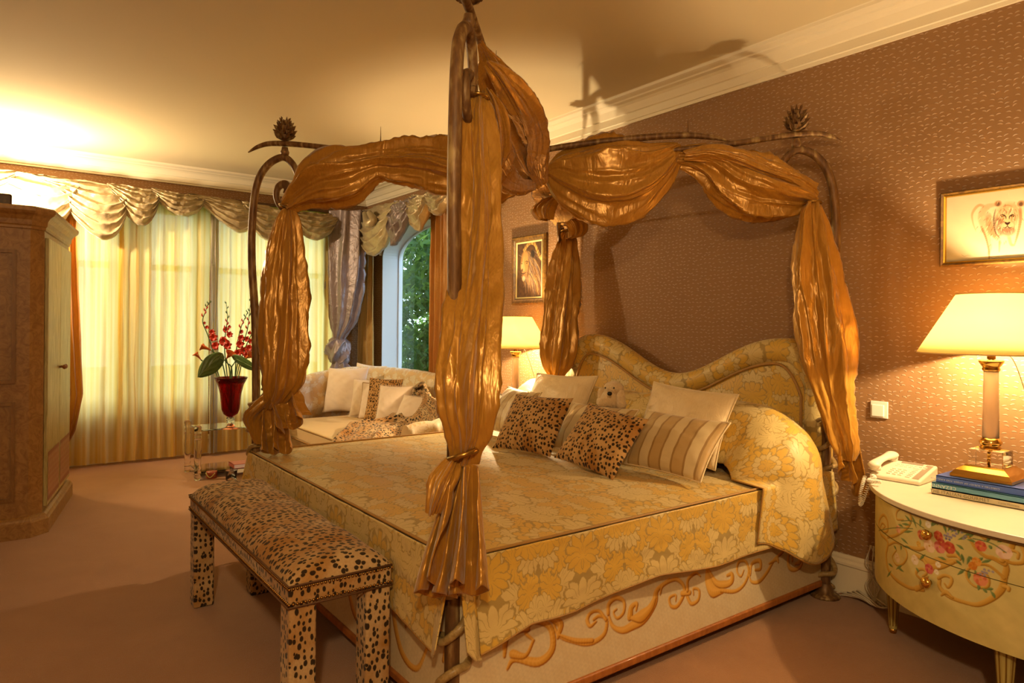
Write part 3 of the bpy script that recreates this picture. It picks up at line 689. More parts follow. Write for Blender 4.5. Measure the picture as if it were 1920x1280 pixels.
# posts: local s = distance towards the bed's centre along the diagonal, z = height
CX, CY = -3.0, -1.25
def post_pt(base, ind, s, z): return np.array([base[0]+ind[0]*s, base[1]+ind[1]*s, z])
POSTS = {  # base, inward direction, height of the peak, height scale of the finial
    'NR': ((-1.905, -2.41), (-1, 1), 2.445, 'near'), 'FL': ((-4.125, -2.40), (1, 1), 2.385, 'left'),
    'BR': ((-1.875, -.135), (-1, -1), 2.352, 'right'), 'BL': ((-4.02, -.13), (1, -1), 2.37, 'back')}
RAILS = {}
M['vine'] = woodwash('gilt_vine', '8f7444', 'b89c66', '6a4e2a', .4, (8, 8, 8))
def make_post(key):
    base, ind, zt, _ = POSTS[key]; ind = np.array(ind)/math.sqrt(2)
    q = lambda s, z: post_pt(base, ind, s, z)
    po = tube('post', [q(0, 0), q(0, .4), q(0.0, .9), q(-.01, 1.4), q(-.035, 1.75), q(-.035, 2.0), q(-.01, zt-.17), q(.055, zt-.055), q(.15, zt-.008), q(.215, zt-.05), q(.25, zt-.13), q(.262, zt-.22), q(.255, zt-.28)],
              [.027, .026, .024, .024, .023, .023, .022, .022, .021, .020, .018, .016, .012], M['bronze'], bed, 12, 10)
    # scroll hook that carries the drape
    hook = [q(.262, zt-.2), q(.25, zt-.29), q(.2, zt-.325), q(.145, zt-.30), q(.115, zt-.24), q(.125, zt-.185), q(.165, zt-.165), q(.19, zt-.195), q(.178, zt-.225)]
    tube('scroll_hook', hook, [.012, .014, .016, .018, .018, .02, .024, .028, .022], M['bronze'], bed, 12, 8)
    # vine spiralling round the lower post
    v = []
    for i in range(220):
        f = i/219; a = f*2*PI*7.2+1.0; r = .047+.006*math.sin(i*.21)+.004*math.sin(i*.53)
        if key == 'BR': r *= .95
        v.append((base[0]+r*math.cos(a), base[1]+r*math.sin(a), .03+.98*f+.012*math.sin(a*1.7)))
    tube('vine', v, [.011, .015, .014, .014, .013, .012, .008], M['vine'], bed, 10)
    lathe('post_foot', [(.0, 0), (.075, 0), (.07, .012), (.045, .02), (.036, .05), (.03, .07)], (base[0], base[1], 0.001), M['bronze'], bed, 14)
    # neck and finial
    pk = q(.165, 0)
    lathe('finial_neck', [(.012, zt), (.022, zt+.006), (.026, zt+.022), (.02, zt+.036), (.018, zt+.05)], (pk[0], pk[1], 0), M['bronze'], bed, 14)
    fb = MB(); zf = zt+.085
    fb.lathe([(.006, zf), (.03, zf+.012), (.040, zf+.05), (.036, zf+.09), (.02, zf+.115), (.004, zf+.125)], (pk[0], pk[1], 0), 14)
    for ring in range(5):
        m_ = 8-ring//2
        for j in range(m_):
            a = 2*PI*(j+.5*(ring % 2))/m_; z0 = zf+.008+ring*.024; r0 = [.028, .038, .040, .034, .022][ring]; rl = r0+[.038, .032, .026, .018, .012][ring]
            c_, s_ = math.cos(a), math.sin(a); o_ = np.array([c_, s_, 0]); tn = np.array([-s_, c_, 0]); B = np.array([pk[0], pk[1], 0])
            p0 = B+o_*r0*.8+UP*z0; w_ = .012-.001*ring
            fb.add([p0-tn*w_, p0+tn*w_, B+o_*(r0+rl)/2+tn*w_*.9+UP*(z0+.012), B+o_*rl+UP*(z0+.036), B+o_*(r0+rl)/2-tn*w_*.9+UP*(z0+.012), B+o_*(r0*.9)+UP*(z0+.03)],
                   [(0, 1, 2, 5), (0, 5, 4), (5, 2, 3), (5, 3, 4), (0, 4, 3), (0, 3, 2), (0, 2, 1)])
    fb.build('finial', M['bronze'], bed)
    # curved rail crossing the corner
    zr = zt+.062; dc = math.hypot(base[0]-CX, base[1]-CY)
    R_ = [q(-.065, zr-.035), q(-.01, zr-.006), q(.06, zr+.012), q(.165, zr+.010), q(.30, zr-.004), q(.50, zr-.03), q(.75, zr-.05), q(1.0, zr-.07)]
    tube('canopy_rail', R_, [.004, .012, .015, .017, .016, .016, .014, .006], M['bronze'], bed, 10, 6)
    zc_ = 2.40; dl = .035 if key == 'BR' else .12
    A_ = [np.array([CX, CY, zc_-.03])-ind[0]*0, q(dc-.22, zc_+.035-dl), q(dc-.5, zc_+.06-dl), q(dc-.8, zr+.06-dl), q(dc-.98, zr+.045-dl), q(dc-1.08, zr+.02-dl)]
    tube('canopy_rail', A_, [.016, .017, .018, .018, .014, .004], M['bronze'], bed, 10, 6)
    tube('thorn', [q(dc-.86, zr+.05-dl), q(dc-.86, zr+.115-dl*.2)], [.006, .001], M['bronze'], bed, 6)
for k in POSTS: make_post(k)
lathe('rail_joint', [(0, 2.33), (.03, 2.34), (.042, 2.37), (.03, 2.41), (0, 2.42)], (CX, CY, 0), M['bronze'], bed, 16)

# ---------------------------------------------------------------- bedspread
cov = thing('bedspread', 'gold damask bedspread with corded seams covering the bed', 'bedspread', (-3.0, -1.3, ZS))
x0, x1, y0, y1 = XL-.02, XR+.02, YFT-.03, -.16
s, t = np.meshgrid(np.linspace(0, 1, 120), np.linspace(0, 1, 120), indexing='ij')
X_ = x0+(x1-x0)*s; Y_ = y0+(y1-y0)*t
e = np.minimum(np.minimum(s, 1-s)*(x1-x0), np.minimum(t, 1-t)*(y1-y0))
Z_ = ZS+.022*smooth(0, .25, e)+.005*fbm(X_*3, Y_*3, 0, 2)*smooth(0, .1, e)
gmesh('bedspread_top', np.stack([X_, Y_, Z_], -1), M['damask'], cov, uv=np.stack([X_, Y_], -1))
def drop(name, p0, p1, nrm, hem, seed, fl0=0, fl1=0, wave=.012):
    s, t = np.meshgrid(np.linspace(0, 1, 240), np.linspace(0, 1, 40), indexing='ij'); p0, p1, nrm = map(np.array, (p0, p1, nrm))
    L = np.linalg.norm(p1-p0); hz = np.interp(s, np.linspace(0, 1, len(hem)), hem)
    wv = np.sin(s*L*7+seed+1.4*fbm(s*3, 0*s, 0, seed))
    hz = hz+.010*np.sin(s*L*7+seed+.6)
    out = (.012+.02*t+wave*wv*t**1.4+fl0*smooth(.12, 0, s)*t+fl1*smooth(.88, 1, s)*t+.004*fbm(s*14, t*4, 0, seed))
    P = (p0+(p1-p0)*s[..., None])+nrm*out[..., None]; P[..., 2] = ZS+(hz-ZS)*t
    uv = np.stack([s*L+(p0[1] if abs(nrm[0]) > .5 else p0[0]), -(ZS-P[..., 2])+(-2.4 if abs(nrm[1]) > .5 else 0)], -1)
    o = gmesh(name, P, M['damask'], cov, uv=uv, thick=.006)
    tube('hem_piping', P[:, -1], .0045, M['piping'], o, 6); return o
drop('side_drop', (x1, y0+.06, ZS), (x1, y1, ZS), (1, 0, 0), [.335, .385, .375, .395, .40, .385, .375, .37, .36, .36, .35], 1.2, .02, .0)
drop('foot_drop', (x1-.06, y0, ZS), (x0+.05, y0, ZS), (0, -1, 0), [.33, .37, .38, .37, .38, .37, .38, .34], 2.2, .01, .02, .008)
drop('side_drop', (x0, y0+.06, ZS), (x0, y1, ZS), (-1, 0, 0), [.35, .38, .38, .38], 3.2, .0, .0)
for k, (cx, cy, dx, dy) in enumerate(((x1, y0, 1, -1), (x0, y0, -1, -1))):
    # split corner: two tongues either side of the post
    for (ux, uy, nx, ny) in ((0, 1, dx, 0), (-dx, 0, 0, dy)):
        s, t = np.meshgrid(np.linspace(0, 1, 20), np.linspace(0, 1, 30), indexing='ij')
        w_ = .065*(1-t)*0+.075*s; base = np.stack([cx+ux*(.07-w_)*1.0+0*t, cy+uy*(.07-w_)+0*t], -1)
        px = cx+ux*(.075*s)+nx*(.014+.03*t+.03*t*(1-s)); py = cy+uy*(.075*s)+ny*(.014+.03*t+.03*t*(1-s))
        gmesh('corner_tongue', np.stack([px, py, ZS-(.27+.06*np.sin(s*PI*.5))*t], -1), M['damask'], cov, thick=.005)
pp = [(x1, y1, ZS+.004), (x1, y0+.03, ZS+.004), (x1-.03, y0, ZS+.004), (x0+.03, y0, ZS+.004), (x0, y0+.03, ZS+.004), (x0, y1, ZS+.004)]
pl_ = []
for a, b_ in zip(pp[:-1], pp[1:]): pl_ += [np.array(a)+(np.array(b_)-np.array(a))*f for f in np.linspace(0, 1, 20)[:-1]]
tube('seam_piping', pl_+[pp[-1]], .006, M['piping'], cov, 8)
# bolster cover over the pillows, falling over the right side of the bed
s = np.linspace(0, 1, 150); a = np.linspace(0, 1, 60)
Sg, Ag = np.meshgrid(s, a, indexing='ij')
XB = -2.10
flat = .62
yy0, yy1 = -.70, -.15
hgt = .33*np.sin(PI*np.clip(Ag*.93+.02, 0, 1))**.62*(1+.05*fbm(Sg*6, Ag*2, 0, 4))
px = np.zeros_like(Sg); pz = np.zeros_like(Sg); py = yy0+(yy1-yy0)*Ag
f1 = np.clip(Sg/flat, 0, 1); px = -4.0+(XB+4.0)*f1; pz = ZS+.02+hgt; 
ph = np.clip((Sg-flat)/.22, 0, 1)*PI/2; over = Sg > flat
R_ = hgt*.9+.045
px = np.where(over, XB+ (R_+.0)*np.sin(ph)*(.75+.25*np.sin(ph)), px); pz = np.where(over, ZS+.02+hgt*np.cos(ph)**.8, pz)
dn = np.clip((Sg-flat-.22)/(1-flat-.22), 0, 1)
hemz = .24*(1-.25*np.cos(Ag*2*PI))*(.85+.3*Ag)
pz = pz-np.where(over, dn**1.0*(.10+hemz), 0)
px = px+np.where(over, .02*dn*np.sin(Ag*9)+.0*dn+.03*dn, 0); py = py+np.where(over, (Ag-.45)*.10*dn-.07*np.sin(ph)*(1-Ag), 0)
px = np.maximum(px, np.where(over & (dn > 0), XR+.055, -9))
P = np.stack([px, py, pz+.006*fbm(Sg*22, Ag*6, 0, 9)], -1)
al = np.concatenate([[0], np.cumsum(np.linalg.norm(np.diff(P[:, 30], axis=0), axis=1))]); bl = np.concatenate([[0], np.cumsum(np.linalg.norm(np.diff(P[20], axis=0), axis=1))])
bo = gmesh('bolster_cover', P, M['damask'], None, uv=np.stack(np.meshgrid(al, bl, indexing='ij'), -1), thick=.008)
setp(bo, 'damask cover over the bolster, its end hanging off the right bedside', 'bolster cover')
tube('hem_piping', P[-1], .005, M['piping'], bo, 6); tube('front_piping', P[:, 0], .004, M['piping'], bo, 6)
# ---------------------------------------------------------------- silk drapes of the canopy
def bundle(name, spec, k, amp, twist, seed, mat, parent, nth=128, nsub=12, sharp=.75, closed=True, auto=False, rough_n=.5, thick=0):
    """gathered cloth along a path. spec rows: photo u, v, distance, half width px, half depth m"""
    S = crom(spec, nsub); S[:, 3] = np.maximum(S[:, 3], 3); C = np.array([W(r[0], r[1], D=r[2]) for r in S]); n = len(S)
    if auto: du = np.gradient(S[:, 0]); dv = np.gradient(S[:, 1])
    else: du, dv = np.zeros(n), np.ones(n)
    l = np.hypot(du, dv)+1e-9; pu, pv = dv/l, -du/l            # perpendicular in the view
    ax = (RT[None]*(pu)[:, None]-UP[None]*(pv)[:, None])*(S[:, 3]*S[:, 2]/F)[:, None]
    bx = FW[None]*np.maximum(S[:, 4], .01)[:, None]
    th = (np.arange(nth)/nth*2*PI)[:, None]; s = np.linspace(0, 1, n)[None, :]
    le = np.concatenate([[0], np.cumsum(np.linalg.norm(np.diff(C, axis=0), axis=1))])[None, :]
    w_ = k*th+twist*le*k+1.7*fbm(np.cos(th)*1.2, np.sin(th)*1.2, le*1.6, seed)
    rid = 1-2*np.abs(np.sin(w_/2))**sharp
    w2 = (k*2+1)*th+twist*le*k*1.6+2.3*fbm(np.cos(th)*2, np.sin(th)*2, le*3, seed+5)
    r = 1+amp*rid+.3*amp*(1-2*np.abs(np.sin(w2/2))**.8)+rough_n*amp*fbm(np.cos(th)*1.7, np.sin(th)*1.7, le*5, seed+9)
    P = C[None]+(np.cos(th)*r)[..., None]*ax[None]+(np.sin(th)*r)[..., None]*bx[None]
    ca = np.stack([fbm(np.cos(th)*5, np.sin(th)*5, le*14, seed+20+i) for i in range(3)], -1)*.0035
    return gmesh(name, P+ca, mat, parent, close=True)
def ring(name, u, v, D, hw, hd, parent, rad=.008, tilt=.0):
    c = W(u, v, D=D); th = np.linspace(0, 2*PI, 41)
    P = [c+RT*math.cos(a)*hw*D/F+FW*math.sin(a)*hd-UP*(math.sin(a)*hd*.15+tilt*math.cos(a)) for a in th]
    return gmesh(name, tubeP(P, rad, 10), M['ring'], parent, close=True)
M['ring'] = plain('gilt_ring', 'a98542', .28, .9)
GD = 'gold silk drapes on the bed canopy'
# --- right foot corner (nearest the camera)
d = thing('canopy_drape', 'gold silk drape on the nearest bed post, falling from the canopy to the plinth', 'drape', W(880, 600, D=2.3), GD)
bundle('swag', [(902, 84, 2.62, 6, .03), (915, 112, 2.70, 16, .05), (932, 155, 2.82, 32, .09), (952, 205, 2.98, 45, .11), (972, 262, 3.2, 48, .12), (995, 315, 3.45, 34, .10), (1014, 348, 3.66, 15, .05)], 5, .26, .55, 3, M['silk'], d, auto=True)
bundle('gathered_fold', [(905, 190, 2.55, 14, .05), (925, 235, 2.62, 22, .06), (933, 290, 2.75, 26, .06), (945, 330, 3.0, 24, .06), (975, 350, 3.3, 16, .05), (1003, 345, 3.6, 10, .04)], 4, .25, .8, 8, M['silk'], d, auto=True)
ring('tie_ring', 897, 186, 2.46, 19, .045, d, .006)
bundle('gathered_fold', [(914, 120, 2.62, 8, .03), (938, 145, 2.68, 17, .05), (968, 185, 2.80, 25, .06), (995, 228, 2.95, 26, .07), (1008, 268, 3.15, 24, .07), (1006, 310, 3.35, 18, .05), (1012, 338, 3.6, 10, .04)], 4, .32, 1.1, 83, M['silk'], d, auto=True)
bundle('gathered_fold', [(912, 170, 2.5, 8, .03), (926, 200, 2.55, 15, .05), (936, 240, 2.62, 17, .05), (940, 285, 2.72, 14, .05), (936, 315, 2.8, 6, .03)], 4, .34, 1.3, 87, M['silk'], d)
bundle('post_curtain', [(897, 182, 2.46, 16, .03), (893, 215, 2.44, 27, .045), (895, 280, 2.42, 34, .06), (898, 360, 2.38, 36, .07), (896, 440, 2.34, 38, .07), (890, 520, 2.28, 44, .08), (884, 600, 2.2, 50, .09), (876, 690, 2.14, 53, .10), (875, 760, 2.12, 50, .10), (877, 815, 2.12, 36, .07), (872, 848, 2.13, 25, .05), (868, 868, 2.14, 24, .045)],
       5, .30, .22, 14, M['silk'], d, nth=160)
def tail(name, top, bot, D0, D1, nf, seed, parent, amp=.045, mat=None, skew=0, sag=.03, flare=1.0):
    """open fluted end of cloth; top/bot = (u0, u1, v0, v1) edges in the photo"""
    s, t = np.meshgrid(np.linspace(0, 1, 150), np.linspace(0, 1, 60), indexing='ij')
    A = np.array([W(top[0], top[2], D=D0), W(top[1], top[3], D=D0), W(bot[0], bot[2], D=D1), W(bot[1], bot[3], D=D1)])
    w_ = s*nf*2*PI+1.3*fbm(s*2.2, t*.9, 0, seed)+skew*t*4; tri = 2/PI*np.arcsin(np.clip(np.sin(w_), -.999, .999))
    c = (A[0]*(1-s[..., None])+A[1]*s[..., None])*(1-t[..., None])+(A[2]*(1-s[..., None])+A[3]*s[..., None])*t[..., None]
    am = amp*(.35+.9*t*flare)
    P = c-FW*(tri*am)[..., None]+RT*(np.cos(w_)*am*.55)[..., None]+UP*((sag*tri*t)+.012*fbm(s*5, t*3, 0, seed+1)*t)[..., None]
    P = P-FW*(.012*fbm(s*7, t*6, 0, seed+2)*(t+.2))[..., None]
    return gmesh(name, P, mat or M['silk'], parent, thick=.003)
ring('tie_ring', 869, 852, 2.13, 27, .062, d, .009, -.016)
tail('tail', (852, 888, 866, 872), (782, 868, 1108, 1120), 2.13, 2.1, 2.6, 5, d, .05)
tail('tail', (845, 893, 866, 874), (820, 908, 1090, 1112), 2.1, 2.03, 2.2, 9, d, .055, skew=.35, sag=.05)
bundle('tail_puff', [(850, 858, 2.12, 14, .04), (832, 890, 2.08, 24, .06), (820, 930, 2.06, 20, .06), (812, 960, 2.06, 14, .04)], 4, .25, .6, 31, M['silk'], d)
# --- left foot corner
d = thing('canopy_drape', 'gold silk drape knotted round the left foot post of the bed, beside the glass table', 'drape', W(530, 600, D=3.95), GD)
bundle('swag', [(538, 388, 3.9, 14, .05), (562, 368, 3.88, 26, .07), (600, 345, 3.86, 46, .11), (650, 330, 3.85, 50, .12), (703, 308, 3.85, 30, .08), (745, 305, 3.85, 38, .10), (800, 305, 3.84, 50, .13), (850, 312, 3.82, 58, .14), (905, 325, 3.8, 52, .13), (960, 322, 3.8, 40, .10), (1012, 318, 3.8, 22, .06)],
       6, .27, .8, 21, M['silk'], d, auto=True)
bundle('post_curtain', [(540, 392, 3.9, 11, .03), (538, 415, 3.9, 22, .05), (536, 460, 3.9, 30, .07), (532, 530, 3.88, 38, .08), (531, 600, 3.86, 43, .09), (531, 670, 3.85, 42, .10), (528, 715, 3.85, 38, .10), (520, 745, 3.86, 26, .07), (510, 765, 3.9, 16, .05)],
       6, .24, .2, 27, M['silk'], d)
ring('tie_ring', 540, 388, 3.9, 15, .045, d, .006, .01)
bundle('tail_puff', [(520, 738, 3.88, 18, .05), (498, 760, 3.9, 24, .07), (482, 785, 3.95, 22, .08), (492, 830, 3.98, 14, .05)], 4, .3, .9, 33, M['silk'], d)
tail('tail', (500, 560, 738, 728), (520, 583, 812, 775), 3.86, 3.8, 1.7, 12, d, .06)
tail('tail', (492, 535, 765, 765), (492, 540, 850, 842), 3.88, 3.86, 2.2, 15, d, .045)
# --- head of the bed, far side
d = thing('canopy_drape', 'gold silk drape at the far head post, in front of the smaller-looking lamp', 'drape', W(1048, 570, D=5.2), GD)
bundle('swag', [(1012, 335, 3.85, 20, .06), (1032, 368, 4.2, 30, .09), (1050, 398, 4.7, 26, .08), (1060, 424, 5.15, 15, .05)], 5, .25, .8, 41, M['silk'], d)
bundle('knot', [(1035, 372, 4.2, 15, .06), (1018, 392, 4.25, 20, .07), (1022, 412, 4.3, 14, .05)], 4, .3, 1.4, 44, M['silk'], d)
bundle('knot_loop', [(1050, 400, 4.9, 10, .05), (1078, 418, 5.0, 18, .06), (1082, 440, 5.05, 12, .05), (1066, 448, 5.1, 6, .03)], 4, .3, 1.2, 46, M['silk'], d)
bundle('post_curtain', [(1063, 432, 5.15, 9, .03), (1062, 455, 5.15, 17, .05), (1056, 510, 5.13, 26, .07), (1050, 580, 5.1, 31, .09), (1046, 640, 5.08, 34, .09), (1043, 680, 5.08, 28, .08), (1042, 705, 5.1, 14, .05), (1042, 722, 5.12, 7, .03)], 5, .28, .22, 47, M['silk'], d)
ring('tie_ring', 1063, 434, 5.15, 11, .04, d, .008)
# --- head of the bed, right side
d = thing('canopy_drape', 'gold silk drape at the right head post of the bed, beside the light switch', 'drape', W(1540, 600, D=3.5), GD)
bundle('swag', [(1022, 322, 3.82, 10, .04), (1045, 326, 3.80, 40, .07), (1085, 335, 3.78, 66, .10), (1130, 340, 3.76, 82, .12), (1175, 336, 3.75, 76, .12), (1220, 318, 3.74, 54, .10), (1252, 295, 3.73, 30, .07), (1275, 275, 3.72, 9, .03)],
       7, .17, .35, 51, M['silk'], d, auto=True, nth=160)
bundle('swag', [(1248, 300, 3.75, 12, .05), (1290, 298, 3.72, 22, .06), (1335, 310, 3.70, 38, .08), (1375, 335, 3.68, 56, .10), (1420, 352, 3.65, 62, .11), (1465, 362, 3.62, 50, .10), (1500, 368, 3.6, 36, .08), (1526, 376, 3.58, 16, .05)],
       6, .22, .8, 57, M['silk'], d, auto=True, nth=160)
bundle('gathered_fold', [(1282, 292, 3.66, 8, .03), (1330, 288, 3.64, 16, .05), (1380, 300, 3.62, 20, .06), (1430, 318, 3.6, 18, .05), (1480, 335, 3.58, 15, .05), (1525, 358, 3.56, 14, .04)], 4, .25, .9, 61, M['silk'], d, auto=True)
bundle('post_curtain', [(1523, 380, 3.52, 13, .04), (1522, 405, 3.5, 22, .05), (1526, 470, 3.47, 36, .08), (1534, 540, 3.44, 44, .09), (1542, 610, 3.42, 49, .10), (1550, 680, 3.40, 46, .10), (1560, 740, 3.40, 34, .08), (1572, 790, 3.40, 28, .07), (1583, 835, 3.40, 24, .06), (1588, 862, 3.40, 12, .04)],
       5, .26, .25, 63, M['silk'], d, nth=150)
ring('tie_ring', 1523, 382, 3.53, 15, .045, d, .006)
tail('tail', (1560, 1606, 800, 815), (1572, 1622, 880, 935), 3.38, 3.4, 2.3, 18, d, .035)
# ---------------------------------------------------------------- cushions
def cushionP(w, h, t, n=44, pinch=.07, seed=0, wr=.006):
    u, v = np.meshgrid(np.linspace(-1, 1, n), np.linspace(-1, 1, n), indexing='ij')
    u = np.sign(u)*np.abs(u)**.85; v = np.sign(v)*np.abs(v)**.85
    th = (np.clip(1-u**2, 0, 1)**.55)*(np.clip(1-v**2, 0, 1)**.55)
    x = w/2*u*(1-pinch*(1-v**2)*np.abs(u)**2); z = h/2*v*(1-pinch*(1-u**2)*np.abs(v)**2)
    wrk = wr*fbm(u*3.2, v*3.2, 0, seed)*(th+.1) + wr*1.0*np.sin((np.abs(u)+np.abs(v))*9+seed)*np.clip(np.abs(u)*np.abs(v)*1.6, 0, 1)*th
    return x, z, th*t/2, wrk, u, v
def cushion(name, label, cat, c, w, h, t, mat, tilt=.35, yaw=0, roll=0, seed=0, group=None, pip=None, fringe=False, base=True, n=44):
    """c = middle of the bottom edge; leans back by tilt towards the wall"""
    x, z, d, wrk, u, v = cushionP(w, h, t, n, seed=seed)
    fr = np.stack([x, -d-wrk, z], -1); bk = np.stack([x, d*.9, z], -1)
    uv = np.stack([(u+1)/2, (v+1)/2], -1)*(.75, .75)
    A = np.concatenate([fr, bk[::-1][1:]], 0); uvA = np.concatenate([uv, uv[::-1][1:]], 0)
    o = gmesh(name, A, mat, None, uv=uvA, world=False)
    h_ = h/2*.97
    R = Matrix.Translation(Vector(c)) @ Matrix.Rotation(yaw, 4, 'Z') @ Matrix.Rotation(-tilt, 4, 'X') @ Matrix.Translation((0, 0, h_)) @ Matrix.Rotation(roll, 4, 'Y')
    if abs(roll) > .02: R = Matrix.Translation((0, 0, (w/2-.03)*abs(math.sin(roll))*.8)) @ R
    R = Matrix.Translation((0, 0, t/2*math.sin(tilt)*.6)) @ R
    o.matrix_world = R; setp(o, label, cat, group)
    e = [(x[0, j], -d[0, j], z[0, j]) for j in range(0, n)]+[(x[i, -1], 0, z[i, -1]) for i in range(1, n)]+[(x[-1, j], 0, z[-1, j]) for j in range(n-2, -1, -1)]+[(x[i, 0], 0, z[i, 0]) for i in range(n-2, -1, -1)]
    if pip:
        gmesh('piping', tubeP(e, .0045, 6), M[pip], o, close=True, world=False)
    if fringe:
        rs = np.random.RandomState(seed); m = MB()
        ee = np.array(e)
        for i in range(0, len(ee)-1):
            for q in range(3):
                p = ee[i]+(ee[i+1]-ee[i])*q/3; dr = p/np.linalg.norm(p)*(.014+.008*rs.rand())+rs.randn(3)*.003
                sd = (ee[i+1]-ee[i])/3*.6; m.add([p-sd*.5, p+sd*.5, p+dr+sd*.3, p+dr-sd*.3], [(0, 1, 2, 3)])
        m.build('fringe', mat, o, world=False)
    return o
ZT = ZS+.022
GB = None
cushion('bed_pillow', 'large plain cream pillow, rightmost at the back, leaning on the damask headboard', 'pillow', (-2.36, -.78, ZT+.02), .56, .40, .16, M['creamsilk'], .42, .02, .05, 3, pip='creamsilk')
cushion('bed_pillow', 'large plain cream pillow at the back, between the far drape and the toy dog', 'pillow', (-3.42, -.76, ZT+.03), .60, .40, .16, M['creamsilk'], .45, 0, -.03, 4, pip='creamsilk')
cushion('striped_pillow', 'cream and bronze striped pillow lying rightmost on the bed, in front', 'pillow', (-2.22, -1.05, ZT+.0), .50, .34, .15, M['stripes'], .72, .06, .03, 5, pip='creamsilk')
cushion('striped_pillow', 'striped satin pillow standing between the two spotted cushions', 'pillow', (-2.84, -1.02, ZT+.0), .50, .34, .15, M['stripes'], .78, .05, -.02, 6, pip='creamsilk')
cushion('striped_pillow', 'pale striped pillow mostly hidden behind the left spotted cushion', 'pillow', (-3.62, -.98, ZT+.01), .46, .33, .15, M['stripes'], .55, -.15, 0, 7, pip='creamsilk')
cushion('spotted_cushion', 'cheetah spotted cushion on the bed, the left one of the two', 'cushion', (-3.06, -1.25, ZT+.0), .44, .37, .14, M['cheetah'], .6, .18, -.02, 8)
cushion('spotted_cushion', 'cheetah spotted cushion on the bed, the right one, propped on its corner', 'cushion', (-2.49, -1.27, ZT-.02), .41, .36, .14, M['cheetah'], .68, .16, .15, 9)

# ---------------------------------------------------------------- toy poodle
fur = NT('cream_plush_fur'); gg = fur.coord(); fn_ = fur.noise(gg, 60, 4, .7)
fur = fur.done(fur.bsdf(fur.mix(fn_, lin('d2ab78'), lin('f0d8ac')), .9, 0, .1, fur.bump(fn_, 1.0, .012), Sheen_Weight=.4))
dog = thing('toy_dog', 'cream plush toy poodle sitting among the pillows against the headboard', 'stuffed toy', (-2.95, -.80, ZT))
def blobs(name, items, mat, parent, vox=.008, nz=.004, fz=40, world=True):
    """one continuous body from overlapping ellipsoids: (centre, radii, tilt)"""
    bm = bmesh.new()
    for c, r, *rot in items:
        mt = Matrix.Translation(Vector(c)) @ (Matrix.Rotation(rot[0], 4, rot[1]) if rot else Matrix()) @ Matrix.Diagonal((*r, 1))
        bmesh.ops.create_icosphere(bm, subdivisions=3, radius=1, matrix=mt)
    me = bpy.data.meshes.new(name); bm.to_mesh(me); bm.free(); o = link(name, me, mat, parent, world)
    m = o.modifiers.new('join', 'REMESH'); m.mode = 'VOXEL'; m.voxel_size = vox; m.use_smooth_shade = True
    s_ = o.modifiers.new('soften', 'SMOOTH'); s_.factor = .5; s_.iterations = 3
    return o
dc = W(1147, 745, D=3.97); dx, dy, dz = dc
blobs('body', [((dx, dy+.02, ZT+.12), (.075, .07, .13)), ((dx, dy+.01, ZT+.24), (.055, .05, .07)), ((dx-.06, dy-.04, ZT+.13), (.025, .025, .07)), ((dx+.06, dy-.04, ZT+.13), (.025, .025, .07)),
               ((dx-.05, dy-.09, ZT+.04), (.035, .06, .035)), ((dx+.05, dy-.09, ZT+.04), (.035, .06, .035)),
               ((dx, dy, dz-.01), (.068, .062, .062)), ((dx-.012, dy-.060, dz-.026), (.038, .040, .030)), ((dx+.012, dy+.005, dz+.055), (.064, .055, .042))], fur, dog, .007)
for sx, rr in ((-1, .03), (1, .034)):
    blobs('ear', [((dx+sx*.074, dy-.005, dz+.0), (.030, .024, .055), sx*.25, 'Y'), ((dx+sx*.080, dy-.005, dz-.032), (.034, .028, .036))], fur, dog, .006)
bl = plain('toy_black', '0c0907', .25)
lathe('nose', [(0, -.012), (.011, -.008), (.015, 0), (.011, .010), (0, .013)], W(1143, 738, D=3.97-.118), bl, dog, 12)
for eu in (1135, 1151): lathe('eye', [(0, -.006), (.006, 0), (0, .006)], W(eu, 727, D=3.97-.072), bl, dog, 10)

# ---------------------------------------------------------------- bench
bn = thing('upholstered_bench', 'long cheetah-print bench with four covered legs at the foot of the bed', 'bench', (-2.95, -2.66, 0))
BX0, BX1, BY0, BY1 = -3.69, -2.215, -2.845, -2.475
nx, ny = 140, 60
s, t = np.meshgrid(np.linspace(0, 1, nx), np.linspace(0, 1, ny), indexing='ij')
ex = np.minimum(s, 1-s)*(BX1-BX0); ey = np.minimum(t, 1-t)*(BY1-BY0)
dome = (1-(1-np.clip(ex/.10, 0, 1))**2.2)**.5*(1-(1-np.clip(ey/.09, 0, 1))**2.2)**.5
P = np.stack([BX0+(BX1-BX0)*s, BY0+(BY1-BY0)*t, .535+.055*dome+.025*np.sin(PI*t)*np.sin(PI*np.clip(s, 0, 1))**.4+.004*np.sin(s*26)*dome], -1)
sk = [P]
V = []; gmesh('seat_cushion', P, M['cheetah_bench'], bn)
pb = MB().box(BX0, BX1, BY0, BY1, .475, .536).build('seat_frame', M['cheetah_leg'], bn, bevel=.008)
for (a, b_) in ((BX0, BY0), (BX1-.098, BY0), (BX0, BY1-.098), (BX1-.098, BY1-.098)):
    MB().box(a+.002, a+.096, b_+.002, b_+.096, 0, .477).build('leg', M['cheetah_leg'], bn, bevel=.01)
nl = MB(); nm = M['brass_dull']
